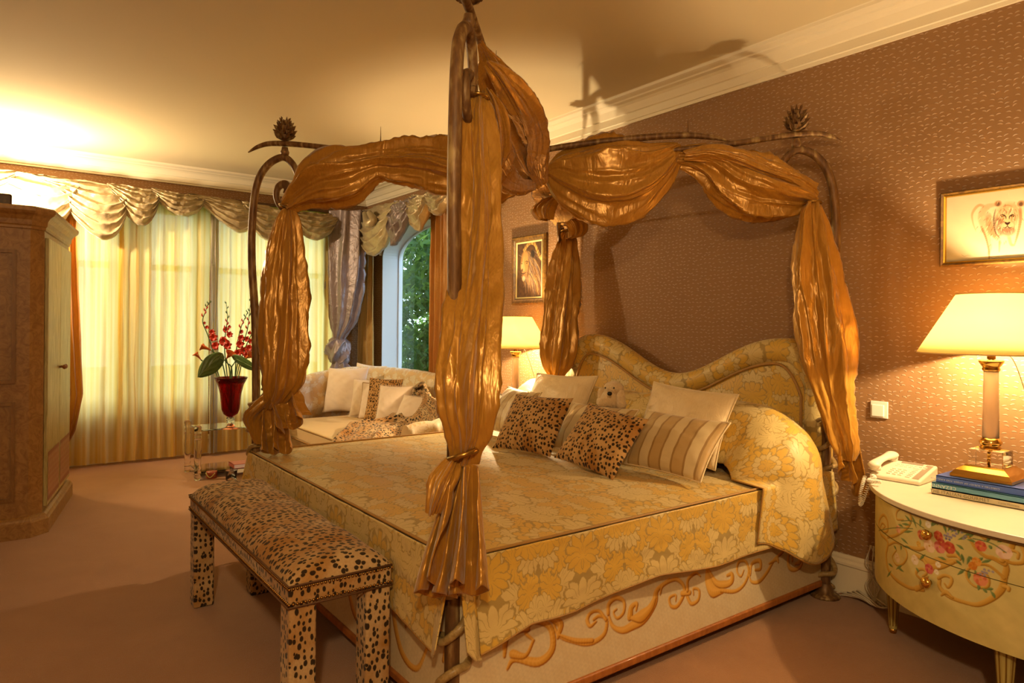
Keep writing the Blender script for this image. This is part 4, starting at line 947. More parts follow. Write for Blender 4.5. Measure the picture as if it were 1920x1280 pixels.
def nails(z, step=.0135):
    for (xa, ya, xb, yb, nx_, ny_) in ((BX0, BY0, BX1, BY0, 0, -1), (BX1, BY0, BX1, BY1, 1, 0), (BX0, BY0, BX0, BY1, -1, 0)):
        L = math.hypot(xb-xa, yb-ya); k = int(L/step)
        for i in range(k+1):
            x = xa+(xb-xa)*i/k+nx_*.001; y = ya+(yb-ya)*i/k+ny_*.001
            G_ = latheP([(0.0055, 0), (.0052, .002), (.0035, .004), (0, .005)], (0, 0, 0), 7)
            o_ = np.array([nx_, ny_, 0.]); tn = np.array([-ny_, nx_, 0.])
            Q = np.array([x, y, z])+G_[..., 2:3]*o_+G_[..., 0:1]*tn+G_[..., 1:2]*UP; nl.grid(Q, True)
nails(.531); nails(.481)
o = nl.build('nailhead_trim', nm, bn, sm=True); o['kind'] = 'stuff'
for z in (.541, .470): tube('piping', [(BX0-.003, BY1, z), (BX0-.003, BY0-.003, z), (BX1+.003, BY0-.003, z), (BX1+.003, BY1, z)], .004, plain('brown_cord', '5a3a1e', .7), bn, 6)
# ---------------------------------------------------------------- painted demilune commode on the right
NX, NA, NB = -.83, .765, .775        # centre on the wall, half width, depth
ns = thing('painted_nightstand', 'half-round painted commode with flowers and scrolls, right of the bed', 'nightstand', (NX, -.38, 0))
Z0, Z1 = .275, .675
def nsP(th, z, k=1.0): return np.stack([NX-NA*k*np.cos(th), -.02-NB*k*np.sin(th), z], -1)
cw, ch = 1000, 190
nc = Canvas(cw, ch, 'cfc07e'); nc.grain(.12, .05, 3); nc.grain(.30, .018, 5, 'b3b070'); nc.grain(.22, .03, 8, 'dccf92')
# table of painted surface -> photo, used once to read the painting off the photograph
_th = np.linspace(0, PI, 361); _z = np.linspace(Z0, Z1, 41)
_T, _Zg = np.meshgrid(_th, _z, indexing='ij'); _U, _V, _ = proj(nsP(_T, _Zg))
_vis = (_T > .30) & (_T < 1.75)
def np_(u, v):
    d = (_U-u)**2+(_V-v)**2+np.where(_vis, 0, 1e9); i = np.unravel_index(np.argmin(d), d.shape)
    return (_T[i]/PI*cw, (_Zg[i]-Z0)/(Z1-Z0)*ch)
def C8(x, y): return (1600+x/3.766, 820+y/3.766)   # enlarged crop
def nn(*pts): return [np_(*C8(*p)) for p in pts]
GO, GD_, GL = 'b88a2e', '8f6418', 'd9b45c'
def gs(pts, wd, tp=(1, .6)):
    nc.stroke([(p[0]+.8, p[1]-.8) for p in pts], wd*1.05, GD_, taper=tp, steps=8); nc.stroke(pts, wd*.9, GO, GL, taper=tp, steps=8)
for pts, wd, tp in [
    (nn((210, 640), (225, 620), (205, 605), (190, 640), (215, 670), (245, 650), (240, 580), (205, 550), (180, 600), (190, 680), (240, 740), (230, 830), (245, 920), (290, 1000), (380, 1050), (440, 1060), (490, 1085)), 2.4, (.4, .8, 1, 1.3, 1.2, 1.4, 1)),
    (nn((240, 700), (300, 690), (370, 640), (405, 590), (400, 530), (350, 500), (305, 520), (310, 570), (350, 580)), 2.4, (1.2, 1, 1, .8, .5)),
    (nn((250, 760), (300, 740), (350, 780), (375, 840), (350, 895), (300, 900), (275, 850), (300, 800)), 2.0, (1, 1, .7, .4)),
    (nn((440, 1065), (490, 1040), (500, 1000), (520, 990)), 3.2, (1.4, .8, .5)), (nn((500, 1010), (470, 990), (440, 960), (460, 930), (500, 930), (510, 960), (490, 980)), 2.4, (1, 1, .6)),
    (nn((600, 1000), (610, 1060), (680, 1120), (780, 1165), (880, 1170), (980, 1135), (1040, 1080), (1060, 1000), (1075, 920), (1040, 840)), 2.8, (1, 1.4, 1, 1.3, 1.6, 1.4, 1)),
    (nn((600, 990), (640, 980), (685, 1000), (685, 1040), (660, 1050), (645, 1030)), 2.4, (1, 1, .5)), (nn((615, 1110), (650, 1090), (700, 1130)), 2.6, (.4, 1.5, .5)),
    (nn((1050, 1000), (1000, 930), (940, 900), (870, 900), (800, 940), (800, 1000), (860, 1050), (930, 1060), (960, 1000), (930, 960), (880, 970)), 2.2, (1, .8, .8, .5)),
    (nn((1060, 900), (980, 860), (920, 830), (860, 770), (800, 690), (790, 640), (850, 610), (930, 620), (960, 670), (930, 710), (885, 690)), 2.4, (1.6, 1, .8, .5)),
    (nn((1040, 860), (1100, 790), (1130, 750), (1180, 760), (1205, 820), (1180, 890), (1110, 890), (1080, 850), (1100, 800), (1150, 810), (1150, 850)), 2.6, (1.5, 1, 1, .6)),
    (nn((440, 840), (500, 860), (560, 880), (620, 880), (720, 870)), 4.5, (.6, 1.4, 1.6, .6)), (nn((480, 860), (540, 910), (620, 915), (700, 890)), 4, (.6, 1.3, .6)),
    (nn((380, 770), (450, 790), (520, 780)), 4, (.5, 1, .4)), (nn((1060, 1060), (1090, 1060), (1085, 1075)), 3, (1, .6)),
    (nn((660, 830), (720, 840), (745, 860)), 3, (1, 1, .5))]: gs(pts, wd, tp)
rs = np.random.RandomState(4)
def leaf(x, y, a, L=34, w_=11, c='4f6a3c'):
    p, q = C8(x, y), C8(x+L*math.cos(a), y-L*math.sin(a)); p, q = np_(*p), np_(*q)
    nc.stroke([p, ((p[0]+q[0])/2+.6, (p[1]+q[1])/2+.6), q], w_/6.0, c, '7d9458', taper=(.3, 1.3, .1), steps=4)
for x, y, a, L in [(400, 630, 2.8, 60), (410, 610, 2.3, 70), (440, 640, 1.9, 90), (470, 640, 1.6, 60), (540, 640, 1.0, 80), (560, 620, .8, 60), (590, 620, 1.1, 60), (420, 660, 3.3, 60), (650, 680, 1.9, 60), (670, 670, 1.2, 60), (690, 670, .6, 60),
                   (720, 760, -.6, 70), (720, 790, -1.1, 70), (740, 720, .2, 60), (780, 700, .3, 70), (800, 720, -.3, 60), (820, 700, .9, 40), (900, 700, -.2, 50), (940, 740, 1.2, 40), (950, 760, -.9, 40), (1010, 740, .5, 40), (1060, 690, .1, 30), (780, 890, 1.9, 60), (800, 900, 1.3, 60),
                   (760, 900, 2.6, 40), (790, 930, -2.5, 60), (810, 940, -1.5, 60), (870, 880, .6, 60), (900, 880, .1, 60), (860, 930, -1.4, 60), (880, 1040, -1.7, 40), (910, 1060, -.9, 50), (960, 1090, -.9, 50), (940, 1080, .2, 50), (330, 800, 1.4, 40), (300, 800, 1.9, 40), (300, 930, .5, 50), (280, 920, 2.6, 40), (270, 940, -2.2, 50),
                   (310, 920, -.6, 50), (440, 920, -1.2, 40), (500, 830, -2.2, 50), (380, 760, 2.4, 60), (400, 780, 2.9, 50), (600, 850, -.4, 50), (840, 870, 2.2, 40), (770, 860, 1.8, 40), (1040, 730, 2.2, 30), (740, 680, 1.5, 50), (350, 640, 2.6, 40)]: leaf(x, y, a, L)
def flower(x, y, r, c, c2, n=7, core='c9a03a'):
    p = np_(*C8(x, y)); k = r/3.766; kx = k*.9; kz = k*1.05
    for j in range(n):
        a = 2*PI*j/n; nc.ell((p[0]+kx*.5*math.cos(a), p[1]+kz*.5*math.sin(a)), kx*.55, kz*.5, c if j % 2 else c2, a)
    nc.ell(p, kx*.35, kz*.3, c2); nc.ell(p, kx*.16, kz*.15, core)
for a in [(480, 695, 34, 'b8553a', 'd08050'), (595, 705, 34, 'b8452c', 'cf6a48'), (530, 770, 46, 'd9b490', 'e6cdb0'), (605, 775, 42, 'c06058', 'd98a80'), (680, 790, 40, 'b0402c', 'c65a40'), (620, 745, 26, 'a83c30', 'c05040'), (320, 650, 28, 'cf8a6a', 'dca488'), (895, 765, 34, 'c0503a', 'd47050'),
          (1065, 812, 44, 'dcb8a4', 'e6cbb8'), (535, 925, 34, 'b84a4a', 'cc6a64'), (865, 880, 28, 'd08a30', 'dca04a'), (840, 915, 26, 'd08a30', 'c87a28'), (900, 1005, 42, 'cc7048', 'dc9068'), (430, 870, 34, 'd9c8b0', 'e3d6c4'), (310, 850, 34, 'd4bf98', 'decdb0'), (600, 895, 20, 'e0d8c4', 'ece4d4'), (530, 615, 24, 'dcd6c6', 'e8e2d4'), (590, 950, 18, 'e0d8b8', 'ece4d0'), (460, 750, 20, 'c89a3a', 'd8b050')]: flower(*a)
for i in range(26): 
    x, y = rs.normal(700, 38), rs.normal(690, 22); nc.ell(np_(*C8(x, y)), 2.2, 2.2, ['8d86a0', 'a098ae', '756f96'][i % 3])
for i in range(12):
    x, y = rs.normal(925, 22), rs.normal(950, 16); nc.ell(np_(*C8(x, y)), 2, 2, '9a93a6')
for (x0, y0, x1, y1) in ((180, 660, 420, 640), (760, 680, 1060, 700), (850, 710, 1080, 810), (340, 590, 500, 640)):
    nc.stroke(nn((x0, y0), ((x0+x1)/2, (y0+y1)/2-14), (x1, y1)), .8, '5a7044')
# the painting mirrors on the side turned to the wall
mid = int(cw*.60)
Ssel = np.arange(cw); src = np.where(Ssel > mid, np.clip(2*mid-Ssel, 0, cw-1), Ssel)
nc.A = nc.A[src]
def ns_face(name, z0, z1, parent):
    j0, j1 = int((z0-Z0)/(Z1-Z0)*(ch-1)), int((z1-Z0)/(Z1-Z0)*(ch-1))
    th, zz_ = np.meshgrid(np.linspace(0, PI, cw), np.linspace(z0, z1, j1-j0+1), indexing='ij')
    return gmesh(name, nsP(th, zz_), M['paint'], parent, col=nc.A[:, j0:j1+1])
zs = .522
d1 = ns_face('drawer', zs+.0015, Z1, ns); d2 = ns_face('drawer', Z0, zs-.0015, ns)
th = np.linspace(0, PI, 80); poly = [tuple(nsP(a, 0, .992)[:2]) for a in th]
MB().prism(poly, Z0+.002, Z1, M=None).build('carcass', plain('carcass_green', '8c7f46', .6), ns)
for (kz, dd) in ((.612, d1), (.428, d2)):
    c = nsP(np.float64(1.16), kz, 1.0); o_ = np.array([-math.cos(1.16)*NB, -math.sin(1.16)*NA, 0]); o_ /= np.linalg.norm(o_); tn = np.cross(UP, o_)
    G_ = latheP([(.0, .0), (.010, 0), (.008, .008), (.018, .012), (.0215, .02), (.019, .027), (.010, .032), (0, .033)], (0, 0, 0), 20)
    r_ = 1+.07*np.sin(np.arange(20)/20*2*PI*10)[:, None]
    gmesh('knob', c+G_[..., 2:3]*o_+G_[..., 0:1]*r_[..., None]*tn+G_[..., 1:2]*r_[..., None]*UP, M['brass'], dd, close=True)
top = [tuple(nsP(a, 0, 1.035)[:2]) for a in th]
marb = plain('pale_marble_top', 'd9cdb6', .35, vary=.08, vs=9); MB().prism(top, Z1+.002, Z1+.024).build('marble_top', marb, ns, bevel=.004)
tm_ = [nsP(a, Z1-.004, 1.008) for a in th]; tube('top_moulding', tm_, .007, plain('brown_line', '6a5128', .6), ns, 8)
legc = plain('leg_cream', 'b8a862', .5, vary=.1); legg = plain('leg_gilt_line', '7a5a1c', .5)
for a in (.40, 1.48, 2.5, PI-.12):
    p = nsP(np.float64(a), 0, .90)[:2]
    m = MB(); 
    for z0_, z1_, r0, r1 in ((.02, .275, .016, .034),):
        m.grid(latheP([(0, z0_), (r0, z0_), (r1, z1_), (0, z1_)], (p[0], p[1], 0), 8), True)
    for j in range(8):
        b0 = 2*PI*j/8+PI/8; pts = [(p[0]+rr*math.cos(b0)*.95, p[1]+rr*math.sin(b0)*.95, zz_) for rr, zz_ in ((.016, .035), (.033, .262))]
        m.tube([pts[0], ((pts[0][0]+pts[1][0])/2, (pts[0][1]+pts[1][1])/2, (pts[0][2]+pts[1][2])/2), pts[1]], .0028, 5, mi=1)
    lg = m.build('leg', [legc, legg], ns)
    lathe('foot_cap', [(0, 0), (.014, 0), (.017, .01), (.014, .024), (0, .025)], (p[0], p[1], 0.0), M['brass'], lg, 14)

# ---------------------------------------------------------------- lamps
def shade_mat():
    t = NT('lamp_shade_fabric'); b = t.bsdf((*lin('f0e0b4'), 1), .8, 0, .2); tr = t.n('BsdfTranslucent', {'Color': (*lin('fbe6b4'), 1)})
    return t.done(t.n('MixShader', {0: .7, 1: b, 2: tr}))
M['shade'] = shade_mat()
def lamp(label, x, y, z):
    t = thing('table_lamp', label, 'lamp', (x, y, z)); c = (x, y, z)
    m = MB()
    def sq(r, z0, z1): m.box(x-r, x+r, y-r, y+r, z+z0, z+z1)
    sq(.112, 0, .012)
    steps_ = [(.112, .012), (.098, .03), (.092, .034), (.075, .046), (.070, .052)]
    P = np.array([[(x+r*math.cos(a)*1.414, y+r*math.sin(a)*1.414, z+h) for r, h in steps_+[(0, .052)]] for a in (PI/4, 3*PI/4, 5*PI/4, 7*PI/4)])
    m.grid(P, True); m.build('base', M['brass'], t)
    MB().box(x-.062, x+.062, y-.062, y+.062, z+.053, z+.118).build('crystal_block', M['acrylic'], t, bevel=.002)
    lathe('inner_rod', [(0, .052), (.007, .052), (.007, .12), (0, .12)], c, M['brass'], t, 10)
    lathe('lower_collar', [(0, .119), (.036, .119), (.040, .126), (.034, .134), (.040, .142), (.043, .150), (.036, .158), (.034, .166), (0, .166)], c, M['brass'], t, 28)
    lathe('column', [(0, .167), (.0305, .167), (.0285, .3), (.0275, .448), (0, .448)], c, M['frost'], t, 28)
    lathe('capital', [(0, .448), (.031, .448), (.034, .456), (.031, .464), (.040, .476), (.046, .486), (.046, .494), (.012, .496), (.012, .50), (0, .50)], c, M['brass'], t, 28)
    lathe('socket', [(0, .498), (.016, .498), (.016, .532), (0, .532)], c, M['brass_dull'], t, 12)
    for k_ in range(3):
        a = k_*2*PI/3+.4
        tube('harp_arm', [(x+.016*math.cos(a), y+.016*math.sin(a), z+.515), (x+.26*math.cos(a), y+.26*math.sin(a), z+.522)], .002, M['brass_dull'], t, 5)
    sh = gmesh('shade', latheP([(.272, .522), (.128, .772)], c, 64), M['shade'], t, close=True, thick=.002)
    for r_, h_ in ((.272, .522), (.128, .772)):
        gmesh('shade_rim', tubeP([(x+r_*math.cos(a), y+r_*math.sin(a), z+h_) for a in np.linspace(0, 2*PI, 65)], .003, 6), M['shade_rim'], sh, close=True)
    bm_ = NT('bulb_glow'); e = bm_.n('Emission', {'Color': (1, .72, .36, 1), 'Strength': 20}); bm_ = bm_.done(e)
    lathe('bulb', [(0, .532), (.012, .535), (.022, .552), (.026, .57), (.021, .588), (.01, .597), (0, .598)], c, bm_, t, 16)
    tube('cord', [(x+.02, y+.012, z+.515), (x+.06, y+.05, z+.50), (x+.10, y+.10, z+.33), (x+.15, y+.14, z+.10), (x+.20, y+.15, z-.02)], .0022, M['cordm'], t, 5, 8)
    return t
M['frost'] = NT('ribbed_glass_column'); M['frost'] = M['frost'].done(M['frost'].bsdf((*lin('e6cdb0'), 1), .28, 0, .5, None, Transmission_Weight=.55, IOR=1.3))
M['shade_rim'] = plain('shade_trim', 'd9bc80', .6); M['cordm'] = plain('grey_cord', '8f7f66', .5)
LR = (-1.095, -.255); ZB = Z1+.024
LZ = ZB+.082
lamp('brass and glass column table lamp standing on the stacked books, lit', LR[0], LR[1], LZ)
LL = (-4.37, -.30); LLZ = 1.225-.522
lamp('brass and glass column table lamp on the far side of the bed, lit', LL[0], LL[1], LLZ)
for (x, y, z) in ((LR[0], LR[1], LZ), (LL[0], LL[1], LLZ)): point('lamp_light', (x, y, z+.625), 38 if x > -2 else 66, .025, (1, .73, .40))

# ---------------------------------------------------------------- books under the lamp
def book(label, x0, x1, y0, y1, z0, z1, cover, spine_txt=(), grp=None, page='d9cfb8', rot=0):
    cx, cy = (x0+x1)/2, (y0+y1)/2; b_ = thing('book', label, 'book', (cx, cy, z0), grp, (0, 0, rot))
    hx, hy, h = (x1-x0)/2, (y1-y0)/2, z1-z0; mt = plain('book_cover', cover, .35, vary=.05)
    m = MB(); m.box(-hx, hx, -hy, hy, 0, .003).box(-hx, hx, -hy, hy, h-.003, h).box(-hx, hx, -hy, -hy+.003, 0, h); m.build('cover', mt, b_, world=False)
    MB().box(-hx+.004, hx-.004, -hy+.003, hy-.004, .003, h-.003).build('pages', plain('book_pages', page, .8), b_, world=False)
    for txt, xx, size, col, flip in spine_txt:
        cu = bpy.data.curves.new('t', 'FONT'); cu.body = txt; cu.size = size; cu.extrude = .0002; cu.align_x = 'CENTER'; cu.align_y = 'CENTER'; cu.space_character = 1.12
        tmp = bpy.data.objects.new('t', cu); COL.objects.link(tmp); dg = bpy.context.evaluated_depsgraph_get(); me = bpy.data.meshes.new_from_object(tmp.evaluated_get(dg))
        bpy.data.objects.remove(tmp); me.name = 'spine_title'
        Rm = Matrix.Rotation(PI/2, 4, 'X')
        if flip: Rm = Rm @ Matrix.Rotation(PI, 4, 'Z')
        me.transform(Matrix.Translation((xx, -hy-.0006, h/2)) @ Rm); link('spine_title', me, plain('title_ink', col, .4), b_, world=False)
    return b_
GBK = None
bx0 = -1.262
book('cream coffee-table book, the lowest of the three under the lamp', bx0, bx0+.36, -.405, -.10, ZB, ZB+.026, 'c9bd9c', (('THE ITALIAN GOURMET', -.075, .0185, '6a6650', False), ('Carlo Montese', .10, .0105, '8c8468', False)))
book('light blue art book titled CEZANNE, the middle of the three under the lamp', bx0, bx0+.37, -.405, -.10, ZB+.026, ZB+.050, '5a93b8', (('CEZANNE', -.14, .020, 'c9d6d4', True),), rot=0)
book('royal blue book, topmost of the three under the lamp', bx0+.012, bx0+.345, -.392, -.12, ZB+.050, ZB+.080, '4465c0', (('CHRISTIES A SURVEY OF AMBER AND KIRKLAND', -.06, .0105, 'b4bdd4', True),))

# ---------------------------------------------------------------- telephone
ph = thing('desk_telephone', 'cream desk telephone with coiled cord on the painted commode', 'telephone', (-1.475, -.20, ZB), None, (0, 0, math.radians(3)))
def wedge(hx, y0, y1, z0f, z0b, h):  # body wedge, low at the front
    return None
m = MB(); m.add([(-.10, -.11, 0), (.12, -.11, 0), (.12, .11, 0), (-.10, .11, 0), (-.10, -.11, .022), (.12, -.11, .022), (.12, .11, .065), (-.10, .11, .065)], [(0, 3, 2, 1), (4, 5, 6, 7), (0, 1, 5, 4), (1, 2, 6, 5), (2, 3, 7, 6), (3, 0, 4, 7)])
m.build('base', M['phone'], ph, bevel=.010, world=False, seg=3)
sl = math.atan2(.043, .22)
def onf(x, y, dz=0): return (x, y, .022+(y+.11)*.1955+dz)
m = MB()
for r_ in range(4):
    for c_ in range(3):
        x, y = -.025+c_*.024, -.075+r_*.022; z = onf(x, y)[2]; m.box(x-.008, x+.008, y-.007, y+.007, z-.003, z+.005)
for r_ in range(2):
    for c_ in range(7):
        x, y = -.03+c_*.019, .035+r_*.020; z = onf(x, y)[2]; m.box(x-.007, x+.007, y-.0055, y+.0055, z-.003, z+.004)
for r_ in range(7):
    x, y = .06, -.085+r_*.019; z = onf(x, y)[2]; m.box(x-.010, x+.010, y-.006, y+.006, z-.003, z+.004)
m.build('keypad', M['phone_key'], ph, world=False)
m = MB(); m.add([onf(.08, -.095, .0016), onf(.108, -.095, .0016), onf(.108, .09, .0016), onf(.08, .09, .0016)], [(0, 1, 2, 3)]); m.add([onf(-.03, .078, .0016), onf(.065, .078, .0016), onf(.065, .1, .0016), onf(-.03, .1, .0016)], [(0, 1, 2, 3)]); m.build('display', M['phone_dark'], ph, world=False)
hp = [(-.075, -.125, .052), (-.075, -.11, .068), (-.075, -.06, .079), (-.075, 0, .085), (-.075, .06, .088), (-.075, .10, .088), (-.075, .115, .078)]
G_ = tubeP(crom(hp, 6), [.014, .025, .021, .018, .018, .022, .027, .022, .012], 18); cc = G_.mean(0, keepdims=True); G_[..., 0] = cc[..., 0]+(G_[..., 0]-cc[..., 0])*1.15; G_[..., 2] = cc[..., 2]+(G_[..., 2]-cc[..., 2])*.72
hs = gmesh('handset', capped(G_), M['phone'], ph, close=True, world=False)
m = MB(); m.lathe([(0, .0), (.022, 0), (.024, .02), (0, .022)], (-.075, -.098, .040), 18); m.lathe([(0, 0), (.022, 0), (.024, .02), (0, .022)], (-.075, .095, .058), 18); m.build('ear_cap', M['phone'], hs, sm=True, world=False)
# coiled cord hanging over the table edge
cp = crom([W(1622, 892, D=3.22), W(1618, 905, D=3.2), W(1614, 925, D=3.18), W(1613, 945, D=3.17), W(1618, 938, D=3.15), W(1626, 915, D=3.14), W(1635, 893, D=3.12), W(1640, 896, D=3.1), W(1628, 900, D=3.1), W(1640, 902, D=3.06), W(1652, 903, D=3.04)], 34)
T_, N_, B_ = frames(cp); a = np.arange(len(cp))*1.15
o = tube('coiled_cord', cp+N_*(np.cos(a)*.0075)[:, None]+B_*(np.sin(a)*.0075)[:, None], .0022, M['phone_key'], None, 5)
o.parent = ph; o.matrix_parent_inverse = full_m(ph).inverted()

# ---------------------------------------------------------------- switch, wires
sw = thing('light_switch', 'square white light switch on the wallpaper between bed and lamp', 'light switch', (-1.668, 0, .99))
MB().box(-1.711, -1.625, -.010, 0.0, .947, 1.033).build('frame', plain('switch_white', 'e2dcd0', .35), sw, bevel=.003)
MB().box(-1.702, -1.642, -.016, -.008, .955, 1.015).build('rocker', plain('switch_rocker', 'ece6da', .3), sw, bevel=.003)
m = MB(); cc = W(1618, 1121, z=.02)
for k_ in range(5):
    c0 = W(1600+k_*8, 1117+k_*4, z=.014); P = [(c0[0]+.085*math.cos(a+k_*.3)*(1+.15*math.sin(3*a+k_)), c0[1]+.035*math.sin(a)*(1+.2*math.cos(2*a+k_)), .012+.012*math.sin(a*1.5+k_)+.008*k_) for a in np.linspace(0, 2*PI, 30)]
    m.grid(tubeP(P, .0045, 6), True)
m.tube([W(1640, 1128, z=.02), W(1665, 1135, z=.012), W(1690, 1138, z=.006), W(1720, 1150, z=.006), W(1760, 1163, z=.006)], .004, 6, 6)
setp(m.build('cable_coil', M['wire'], None, sm=True), 'bundle of white cable lying on the carpet beside the bed post foot', 'cable')
m = MB(); pt = W(1638, 1095, y=-.035)
for k_ in range(6):
    m.tube([(pt[0]+.012*math.cos(k_), -.05, .30), (pt[0]+.03*math.cos(k_*1.3), -.05-.02*math.sin(k_), .21), (pt[0]+.01*math.cos(k_), -.045, .15), (pt[0]+.035*math.cos(k_*1.7), -.05, .09), (pt[0]+.01*k_*.4, -.06, .03)], .0032, 5, 5)
setp(m.build('hanging_wires', M['wire'], None, sm=True), 'tied bunch of thin white wires hanging behind the left leg of the commode', 'cable')
setp(tube('power_cord', [(NX-.15, -.03, .30), W(1815, 1150, z=.12), W(1838, 1182, z=.03), W(1880, 1204, z=.006), W(1930, 1228, z=.006), W(1990, 1240, z=.006)], .0028, M['black'], None, 6, 8), 'thin black power cord running down and along the floor beneath the commode', 'cable')

# ---------------------------------------------------------------- pictures
def frame_poly(x0, x1, z0, z1, prof, y, mat, parent, name='frame'):
    P = []
    for d, o_ in prof: P.append([(x0+d, y-o_, z0+d), (x1-d, y-o_, z0+d), (x1-d, y-o_, z1-d), (x0+d, y-o_, z1-d), (x0+d, y-o_, z0+d)])
    return gmesh(name, np.array(P), mat, parent, sm=False)
lf = woodwash('picture_frame_gilt', '5a3c18', '8a6428', '3a2410', .35, (6, 6, 6))
# lion portrait
lx0, lx1, lz0, lz1 = -4.80, -4.335, 1.585, 2.175
pic = thing('lion_painting', 'framed portrait painting of a maned lion above the far lamp', 'painting', ((lx0+lx1)/2, 0, lz0))
frame_poly(lx0, lx1, lz0, lz1, [(0, 0), (0, .022), (.012, .032), (.03, .026), (.045, .024), (.055, .012)], -.0, lf, pic)
frame_poly(lx0+.052, lx1-.052, lz0+.052, lz1-.052, [(0, .012), (0, .02), (.012, .017), (.012, .010)], 0, plain('frame_slip', 'c9c08a', .4), pic, 'slip')
pw, phh = 200, 270
c = Canvas(pw, phh, '4a2e16'); c.grain(.3, .05, 2, '7a5224'); c.grain(.3, .09, 4, '2e1a0c')
def L7(x, y): return ((x-272)/(448-272)*pw, (475-y)/(475-92)*phh)   # crop coordinates of the canvas
rs = np.random.RandomState(2)
for i in range(340):   # mane strokes
    a = rs.rand(); sx, sy = 350+rs.randn()*22, 150+rs.rand()*180
    ex_, ey_ = sx+(rs.rand()-.15)*70, sy+50+rs.rand()*120
    c.stroke([L7(sx, sy), L7((sx+ex_)/2+8, (sy+ey_)/2), L7(min(ex_, 446), min(ey_, 472))], 1.2+rs.rand()*1.4, rs.choice(['6e4a24', '4a2c14', '8a6436', 'a88048', '382012', '7a6a60']), taper=(1, .3), steps=3, op=.75)
for i in range(130):   # light crest
    t_ = rs.rand(); bx_, by_ = 320+t_*125, 150-60*math.sin(PI*min(1, t_*1.25))*.9+max(0, t_-.6)*180
    c.stroke([L7(bx_, by_+12), L7(bx_+(t_-.4)*26, by_-14+rs.rand()*8)], 1.3, rs.choice(['d8b466', 'c69a4c', 'a87c38']), taper=(1, .3), op=.8)
c.ell(L7(325, 235), 30, 50, 'a87840', .1, .9, .5); c.ell(L7(330, 190), 24, 30, 'b88a4c', 0, .8, .5); c.ell(L7(382, 175), 16, 19, '22140a', 0, .9, .4)
c.ell(L7(312, 262), 17, 26, 'c09a62', .2, .8, .5); c.ell(L7(322, 318), 18, 17, '8c6238', 0, .8, .5); c.ell(L7(318, 342), 12, 13, 'cdb48c', 0, .8, .5); c.ell(L7(307, 282), 8, 8, '4e2c1c', .3, .9, .4)
c.stroke([L7(300, 300), L7(316, 308), L7(338, 298)], 2.0, '281408', taper=(.5, 1, .4)); c.ell(L7(340, 234), 5.5, 3.8, '140a04'); c.ell(L7(339, 232), 2, 1.4, 'd09a3a'); c.ell(L7(305, 236), 4, 3, '1a0c06')
c.stroke([L7(326, 226), L7(340, 222), L7(354, 230)], 2.2, '3a2010', taper=(.3, 1, .3)); c.stroke([L7(320, 190), L7(312, 240), L7(303, 275)], 3, 'd0aa70', taper=(.5, 1, .5), op=.6)
c.stroke([L7(355, 250), L7(352, 290), L7(345, 330)], 4, '5a3618', op=.5, soft_=4)
canvas_plane('canvas', c, lambda s, t: np.stack([lx0+.062+(lx1-lx0-.124)*s, -.011+0*s, lz0+.062+(lz1-lz0-.124)*t], -1), M['canvas'], pic)
# lioness drawing
rx0, rx1, rz0, rz1 = -1.388, -.76, 1.70, 2.052
pic = thing('lioness_drawing', 'gilt-framed watercolour drawing of a walking lioness above the right lamp', 'drawing', ((rx0+rx1)/2, 0, rz0))
frame_poly(rx0, rx1, rz0, rz1, [(0, 0), (0, .02), (.006, .026), (.014, .022), (.018, .012)], 0, lf, pic)
frame_poly(rx0+.016, rx1-.016, rz0+.016, rz1-.016, [(0, .012), (0, .022), (.006, .020), (.008, .008)], 0, plain('gilt_slip', 'd9a83c', .25, .9), pic, 'slip')
pw, phh = 460, 250
c = Canvas(pw, phh, 'c9b994'); c.grain(.04, .02, 3)
def R7(x, y):
    p = W(1600+x/2.372, 320+y/2.372, y=-.01); return ((p[0]-rx0-.024)/(rx1-rx0-.048)*pw, (p[2]-rz0-.024)/(rz1-rz0-.048)*phh)
def wash(pts, wd, col, tp=(1, .5), op=.6, sf=3): c.stroke([R7(*p) for p in pts], wd, col, taper=tp, steps=6, op=op, soft_=sf)
wash([(600, 170), (560, 155), (530, 190), (532, 230), (545, 268)], 4, 'b98a5c', (1, 1.3, .6, .3), .5)
wash([(640, 150), (590, 165), (570, 210), (590, 270), (610, 330), (600, 370)], 9, 'c39a72', (.6, 1.3, 1.2, .5, .4), .5, 5)
wash([(570, 250), (590, 300), (602, 350), (604, 395)], 3.5, '8a5a36', (1, .8, .8, .4)); wash([(650, 310), (648, 360)], 3, 'b08058', (1, .4)); wash([(600, 200), (610, 260), (640, 300)], 10, 'a87850', (1, 1.2, .6), .5, 5)
c.ell(R7(688, 192), 40, 40, 'b98f60', 0, .8, .4); c.ell(R7(684, 236), 30, 34, 'a87c50', 0, .65, .5); c.ell(R7(648, 244), 15, 34, '5c3c2c', .15, .6, .5); c.ell(R7(690, 268), 22, 18, '6e4e3a', 0, .6, .5)
for ex_ in (643, 744): c.ell(R7(ex_, 148), 11, 11, '9a6a40', 0, .85, .4); c.ell(R7(ex_, 150), 6, 7, '4e3020', 0, .8, .5)
rs = np.random.RandomState(8)
for k_ in range(230):
    hx_, hy_ = (rs.normal(686, 26), rs.normal(205, 34)) if k_ % 2 else (rs.normal(640, 34), rs.normal(240, 48))
    wash([(hx_, hy_), (hx_+rs.randn()*3+(hx_-686)*.08, hy_+8+rs.rand()*10)], .9, rs.choice(['7a4e30', 'd2b080', '5a3824', 'b08458', 'e0c8a0']), (1, .3), .55, 1.2)
c.ell(R7(684, 214), 9, 20, 'cba878', 0, .8, .5); c.ell(R7(684, 243), 21, 13, 'c8a67a', 0, .85, .4); c.ell(R7(684, 262), 13, 8, '8a6248', 0, .8, .4)
